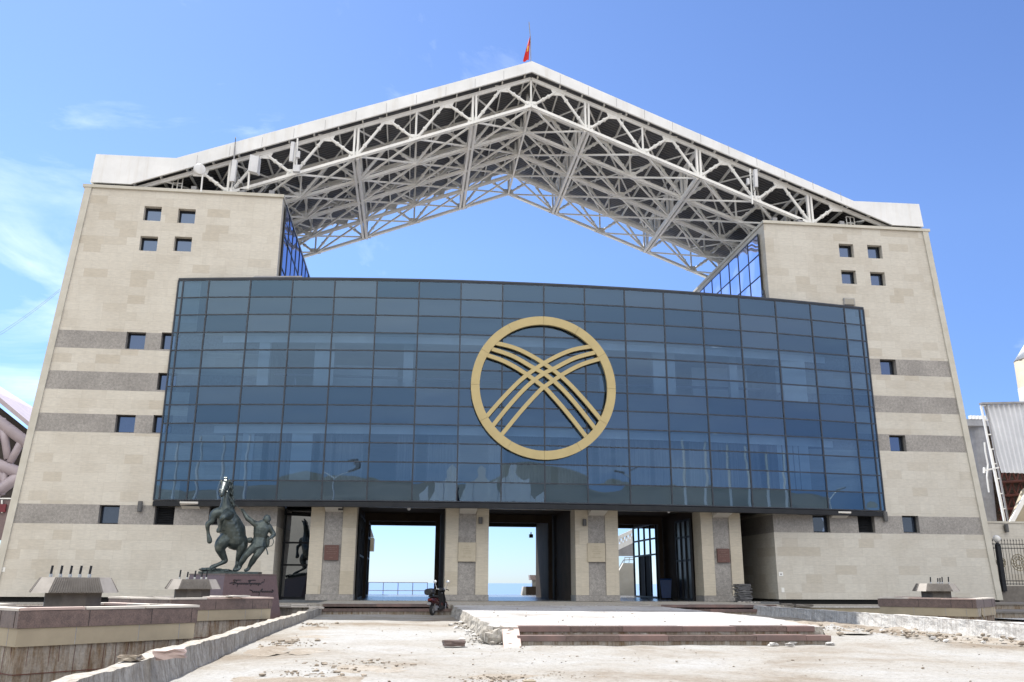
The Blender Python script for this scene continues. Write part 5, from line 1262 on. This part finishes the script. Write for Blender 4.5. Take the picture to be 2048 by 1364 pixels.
for i in range(9): x = 1228+i*7; m1.bar(P_(x, 1098-(x-1228)*.47), P_(x+4, 1080-(x-1228)*.47), .06, .1, WHITE); m1.bar(P_(x+8, 1095-(x-1228)*.47), P_(x+4, 1080-(x-1228)*.47), .06, .1, WHITE)
m1.build('girder', t); m1 = MB(); m1.prism([P_(1228, 1112), P_(1228, 1101), P_(1320, 1060), P_(1320, 1112)], (0, .2, 0), GREYST2); m1.build('ribbed_board', t)
m1 = MB(); m1.box((P_(1335, 1100).x, 62, ZF), (P_(1345, 1100).x, 62.4, P_(1335, 1050).z), TRIM); m1.build('post', t)
t = thing('kiosk', (at(1060, 1188, 60).x, 60, ZF), 'small dark kiosk with a pale cornice beyond the middle passage', 'kiosk', world=True)
P_ = lambda x, y: at(x, y, 60)
MB().box((P_(1052, 1180).x, 60, ZF), (P_(1085, 1180).x, 61.2, P_(1060, 1173).z), DARKBR).build('kiosk_body', t)
MB().prism([P_(1044, 1190), P_(1052, 1190), P_(1052, 1173), P_(1047, 1173)], (0, .8, 0), TRIM).build('side_wall', t)
MB().hexa([P_(1061, 1160), P_(1090, 1160), P_(1090, 1160)+Vector((0, .8, 0)), P_(1061, 1160)+Vector((0, .8, 0)), P_(1060, 1150), P_(1090, 1150), P_(1090, 1150)+Vector((0, .8, 0)), P_(1060, 1150)+Vector((0, .8, 0))], PINKSL).build('cornice', t)
MB().box((P_(1066, 1150).x, 60.2, ZF), (P_(1080, 1150).x, 60.6, P_(1070, 1160).z), TRIM).build('post', t)
c = at(1062, 1072, 52.4); cctv(1062, 1072, 52.4, 'black spotlight at the far edge of the middle passage', 'box', BLACKP)

# ================================================================== right: fence, wall, stand, tower
YF = 41.5
t = thing('boundary_wall', (33, 46, ZP), 'tan stone boundary wall behind the ornate fence at far right', 'wall', world=True)
zt2 = at(1990, 1046, 46).z
MB().box((27.2, 46, ZP), (48, 46.5, zt2), STONE_R).build('wall_face', t); MB().box((27.2, 45.95, zt2), (48, 46.55, zt2+.1), TRIM).build('coping', t)
sconce(2013, 1056, 'cylindrical wall lamp above the ornate fence at far right', Y=46, h=.46, r=.11)
t = thing('ornate_fence', (32, YF, -.3), 'black wrought iron fence with spikes and scroll rosettes at far right', 'fence', world=True)
zb_, zt3 = at(2010, 1170, YF).z, at(2005, 1082, YF).z
MB().box((28.3, YF-.15, ZP), (44, YF+.15, zb_-.04), GREYST).build('base_wall', t)
m1 = MB()
for zz_ in (zb_+.05, zb_+.2, zt3-.15, zt3-.35): m1.box((28.6, YF-.02, zz_-.018), (44, YF+.02, zz_+.018), FRAME)
m1.build('rail', t)
for i in range(36):
    x = 28.75+i*.16; m1 = MB(); m1.tube((x, YF, zb_), (x, YF, zt3), .011, FRAME, 6); m1.lathe((x, YF, zt3), [(.022, 0), (.026, .02), (.002, .13)], FRAME, 6); m1.build('picket', t)
IRG = plain('dull_gold', (.20, .16, .07), (.1, .085, .05), 9, .5, metal=.4)
for x, rr_ in ((29.35, .26), (30.3, .42), (31.3, .26), (33, .42)):
    m1 = MB(); zc_ = (zb_+zt3)/2+.02
    for q in range(3):
        R_ = rr_*(.35+.3*q)
        m1.path([(x+R_*math.cos(2*PI*i/20), YF-.02, zc_+R_*math.sin(2*PI*i/20)) for i in range(21)], .014, IRG, 5)
    for i in range(12):
        a = 2*PI*i/12; m1.path([(x+rr_*.3*math.cos(a), YF-.02, zc_+rr_*.3*math.sin(a)), (x+rr_*.7*math.cos(a+.3), YF-.02, zc_+rr_*.7*math.sin(a+.3)), (x+rr_*.95*math.cos(a), YF-.02, zc_+rr_*.95*math.sin(a))], .013, IRG, 5)
    m1.build('scroll_rosette', t)
p = at(2001, 1168, YF)
t = thing('gate_post', (p.x, YF-.2, zb_-.1), 'black iron gate post topped with a white globe lamp', 'post', world=True)
z1_ = at(1994, 1087, YF).z
m1 = MB(); m1.box((p.x-.10, YF-.3, zb_-.3), (p.x+.10, YF-.1, z1_-.1), FRAME); m1.lathe((p.x, YF-.2, z1_-.1), [(.12, 0), (.14, .03), (.09, .06), (.06, .14)], FRAME, 14); m1.build('post_shaft', t)
m1 = MB(); m1.lathe((p.x, YF-.2, z1_+.04), [(.02, 0), (.10, .03), (.16, .10), (.18, .18), (.16, .26), (.10, .33), (.02, .36)], plain('opal_glass', (.72, .72, .70), None, 3, .25), 18); m1.build('globe', t, smooth=True)
# stand with corrugated screen
YS2 = 58; P_ = lambda x, y, d=0: at(x, y, YS2)+Vector((0, d, 0))
t = thing('right_stand', (P_(2010, 1046).x+4, YS2, ZP), 'spectator stand with a white corrugated screen and red oxide trusses at far right', 'stand', world=True)
A, Bq, Cq, D = P_(1966, 810), P_(2140, 806), P_(2150, 950), P_(2003, 945)
def corr(u, v):
    a = A.lerp(Bq, u); b_ = D.lerp(Cq, u); p = a.lerp(b_, v); return (p.x, p.y+.11*math.sin(u*2*PI*17), p.z)
MB().grid(corr, 170, 6, CORR).build('corrugated_screen', t, smooth=True, fix=False)
m1 = MB(); m1.bar(A+Vector((-.3, -.15, .06)), Bq+Vector((0, -.15, .06)), .35, .14, GREYST2)
m1.build('top_rail', t)
m1 = MB(); e0, e1 = P_(1960, 812, -.1), P_(2008, 1048, -.1); e2, e3 = P_(1970, 812, -.1), P_(2016, 1048, -.1)
m1.bar(e0, e1, .12, .12, WHITE); m1.bar(e2, e3, .10, .10, GREYST2)
for i in range(9): m1.bar(e0.lerp(e1, i/8), e2.lerp(e3, i/8), .08, .08, WHITE)
m1.bar(P_(1977, 900, -.2), P_(2006, 1046, -.2), .14, .14, WHITE); m1.bar(P_(1963, 942, -.3), P_(1992, 936, -.3), .10, .10, WHITE); m1.bar(P_(1963, 936, -.3), P_(1963, 947, -.3), .10, .14, WHITE)
m1.path([P_(1967, 885, -.1), P_(1969, 905, -.1), P_(1974, 930, -.1), P_(1972, 955, -.1), P_(1976, 985, -.1)], .06, WHITE, 6)
m1.build('edge_ladder', t)
q0, q1 = at(1945, 850, 62), at(1972, 1060, 62)
MB().tube(Vector((q0.x+.3, 62, q0.z)), Vector((q1.x-.2, 62, ZP)), .75, GREYST2, 18).build('round_column', t)
m1 = MB(); r0 = at(1938, 838, 61)
m1.box((r0.x-.2, 61, r0.z-.5), (r0.x+6, 66, r0.z), GREYST2)
for i in range(5): m1.box((r0.x+.1+i*.28, 60.9, r0.z), (r0.x+.24+i*.28, 61.2, r0.z+.28), WHITE)
m1.build('roof_edge', t)
m1 = MB(); 
for i in range(8): m1.box((at(1950, 900+i*20, 63.5).x-1, 63.5, at(1950, 880+i*21, 63.5).z), (at(2200, 900, 63.5).x, 63.8, at(1950, 880+i*21, 63.5).z+.25), DARKBR)
m1.box((at(1945, 900, 64).x-1, 64, ZP), (at(2300, 900, 64).x, 64.3, at(1950, 846, 64).z), plain('brown_cladding', (.17, .12, .09), (.11, .08, .06), .8, .8)); m1.build('rear_wall', t)
for j in range(4):
    m1 = MB(); ya = 945+j*27
    for i in range(10):
        x = 2000+i*16; m1.tube(at(x, ya+20-j*2, 61+j*.3), at(x+8, ya-8, 61+j*.3), .07, REDST, 6); m1.tube(at(x+8, ya-8, 61+j*.3), at(x+16, ya+20, 61+j*.3), .07, REDST, 6)
    m1.tube(at(1998, ya-8, 61+j*.3), at(2180, ya-18, 61+j*.3), .10, REDST, 6); m1.tube(at(1998, ya+20, 61+j*.3), at(2180, ya+8, 61+j*.3), .10, REDST, 6); m1.build('red_truss', t)
m1 = MB(); m1.prism([at(2020, 1048, 57), at(2200, 1048, 57), at(2200, 870, 57), at(2048, 980, 57)], (0, .3, 0), BAND); m1.bar(at(2022, 1046, 56.9), at(2060, 975, 56.9), .1, .3, WHITE); m1.build('raking_slab', t)
t = thing('round_tower', (at(2066, 900, 75).x, 75, ZP), 'tan round tower with a white conical roof at the right edge', 'tower', world=True)
x_ = at(2070, 740, 75).x; R_ = x_-at(2038, 740, 75).x
MB().lathe((x_, 75, ZP), [(R_, 0), (R_, at(2040, 720, 75).z-ZP)], BAND, 28).build('shaft', t, smooth=True)
zc_ = at(2040, 720, 75).z; MB().lathe((x_, 75, zc_), [(R_*1.02, 0), (R_*.35, 1.6), (.05, 2.2)], FASC, 28).build('roof', t, smooth=True)
MB().box((at(2031, 800, 74).x, 72, at(2031, 808, 74).z-3), (at(2120, 800, 74).x, 73.5, at(2031, 780, 74).z), FASC).build('white_parapet', t)
# ================================================================== left: mauve pipe stand
P_ = lambda x, y, Y=60: at(x, y, Y)
t = thing('left_stand', (P_(-60, 1060).x, 60, ZP), 'mauve tubular steel spectator stand at the left edge', 'stand', world=True)
MB().prism([P_(-160, 690), P_(-20, 778), P_(75, 858), P_(75, 868), P_(-20, 790), P_(-160, 706)], (0, 9, 0), PURP).build('roof_edge', t)
m1 = MB(); m1.prism([P_(-160, 712, 62), P_(-20, 800, 62), P_(80, 880, 62), P_(80, 1050, 62), P_(-160, 1050, 62)], (0, .3, 0), plain('brown_stand_shade', (.10, .085, .075), (.06, .05, .045), .8, .9)); m1.build('rear_wall', t)
m1 = MB(); r_ = .37
m1.tube(P_(-160, 725), P_(80, 905), r_, PURP, 14); m1.tube(P_(-160, 868), P_(80, 962), r_*1.05, PURP, 14)
m1.build('main_chord', t, smooth=True)
for a, b_, rr_ in (((8, 840), (-14, 910), .2), ((4, 838), (16, 918), .24), ((50, 870), (20, 925), .24), ((-60, 800), (-40, 900), .24), ((0, 930), (8, 975), .16), ((12, 935), (6, 985), .2), ((60, 935), (-40, 1010), .36), ((-14, 910), (4, 990), .2)):
    MB().tube(P_(*a), P_(*b_), rr_, PURP, 12).build('brace', t, smooth=True)
m1 = MB(); m1.prism([P_(-160, 1000, 59), P_(60, 1000, 59), P_(60, 1080, 59), P_(-160, 1080, 59)], (0, .4, 0), plain('mauve_wall', (.20, .15, .15), None, 2, .8)); m1.bar(P_(-100, 997, 58.9), P_(40, 997, 58.9), .05, .08, WHITE); m1.bar(P_(4, 1000, 58.9), P_(4, 1026, 58.9), .08, .08, WHITE)
m1.box((P_(-40, 1026, 58.8).x, 58.8, P_(0, 1024, 58.8).z), (P_(9, 1026, 58.8).x, 58.95, P_(0, 1008, 58.8).z), plain('dark_red_panel', (.16, .02, .03), None, 2, .6)); m1.build('lower_wall', t)
a, b_ = at(-60, 700, 45), at(120, 578, 45)
m1 = MB()
for k in range(2):
    pts = [a.lerp(b_, i/14)+Vector((0, 0, -.5*4*(i/14)*(1-i/14)*.4-.16*k+.05*k*i/14)) for i in range(15)]; m1.path(pts, .007, GREYST2, 4)
solo(m1, 'overhead_cable', a, 'pair of thin overhead cables at the left edge against the sky', 'cable')

# ================================================================== behind the photographer, mirrored in the glass
SUNW = plain('bright_white_paint', (.86, .86, .85), (.8, .8, .79), 2, .5)
def flagpole(loc, h):
    t = thing('tall_flagpole', loc, 'tall white bare flagpole in the row across the square', 'flagpole', 'white flagpoles across the square')
    MB().tube((0, 0, 0), (0, 0, h), .21, SUNW, 10, .12).build('pole', t); MB().lathe((0, 0, h), [(.05, 0), (.09, .06), (.09, .1), (.02, .17)], CHROME, 10).build('finial', t)
    MB().lathe((0, 0, 0), [(.3, 0), (.3, .25), (.14, .4)], GREYST, 12).build('footing', t); return t
fp = flagpole((-29, -6, ZP), 15.5); r = random.Random(31)
for i, x in enumerate([-31.5, -34, -36.5, -39, -41.5, 34.5, 37, 39.5, 42, 44.5, 47, 49.5, 52]): dup(fp, (x, -6+.2*(i % 3), ZP))
def lamp(loc, lab):
    t = thing('street_lamp', loc, lab, 'street lamp', 'street lamps across the square')
    MB().tube((0, 0, 0), (0, 0, 11.2), .17, SUNW, 10, .07).build('pole', t)
    for s in (-1, 1):
        MB().path([(0, 0, 11.1), (s*.7, 0, 11.7), (s*1.5, 0, 12.2)], .08, SUNW, 8).build('arm', t)
        MB().hexa([(s*1.3, -.3, 12.15), (s*2.3, -.3, 12.5), (s*2.3, .3, 12.5), (s*1.3, .3, 12.15), (s*1.3, -.3, 12.3), (s*2.3, -.3, 12.65), (s*2.3, .3, 12.65), (s*1.3, .3, 12.3)], GREYST2).build('lamp_head', t)
    return t
lp = lamp((-16, -7, ZP), 'white twin headed street lamp left of the pavilion across the square')
dup(lp, (25.5, -7, ZP), label='white twin headed street lamp right of the pavilion across the square'); dup(lp, (66, -7, ZP), label='white twin headed street lamp farthest to the right across the square')
t = thing('white_pavilion', (3, -22, ZP), 'open white pavilion of pointed frames across the square', 'pavilion')
for k, x in enumerate((-7.5, -1.5, 4.5)):
    m1 = MB()
    for dx in (0, 1.6, 4.4, 6.0):
        hh = 11.2+(1.2 if dx in (1.6, 4.4) else 0); m1.hexa([(x+dx-.45, 0, 0), (x+dx+.45, 0, 0), (x+dx+.45, .6, 0), (x+dx-.45, .6, 0), (x+dx-.45, 0, hh), (x+dx+.45, 0, hh+.6), (x+dx+.45, .6, hh+.6), (x+dx-.45, .6, hh)], SUNW)
    m1.prism([(x+.2, .1, 10.2), (x+3, .1, 14.2), (x+5.8, .1, 10.2), (x+5.8, .1, 7.8), (x+3, .1, 10.6), (x+.2, .1, 7.8)], (0, .4, 0), SUNW); m1.build('pointed_frame', t)
MB().box((-8, 4, 0), (11, 4.4, 5), GREYST2).build('rear_wall', t)
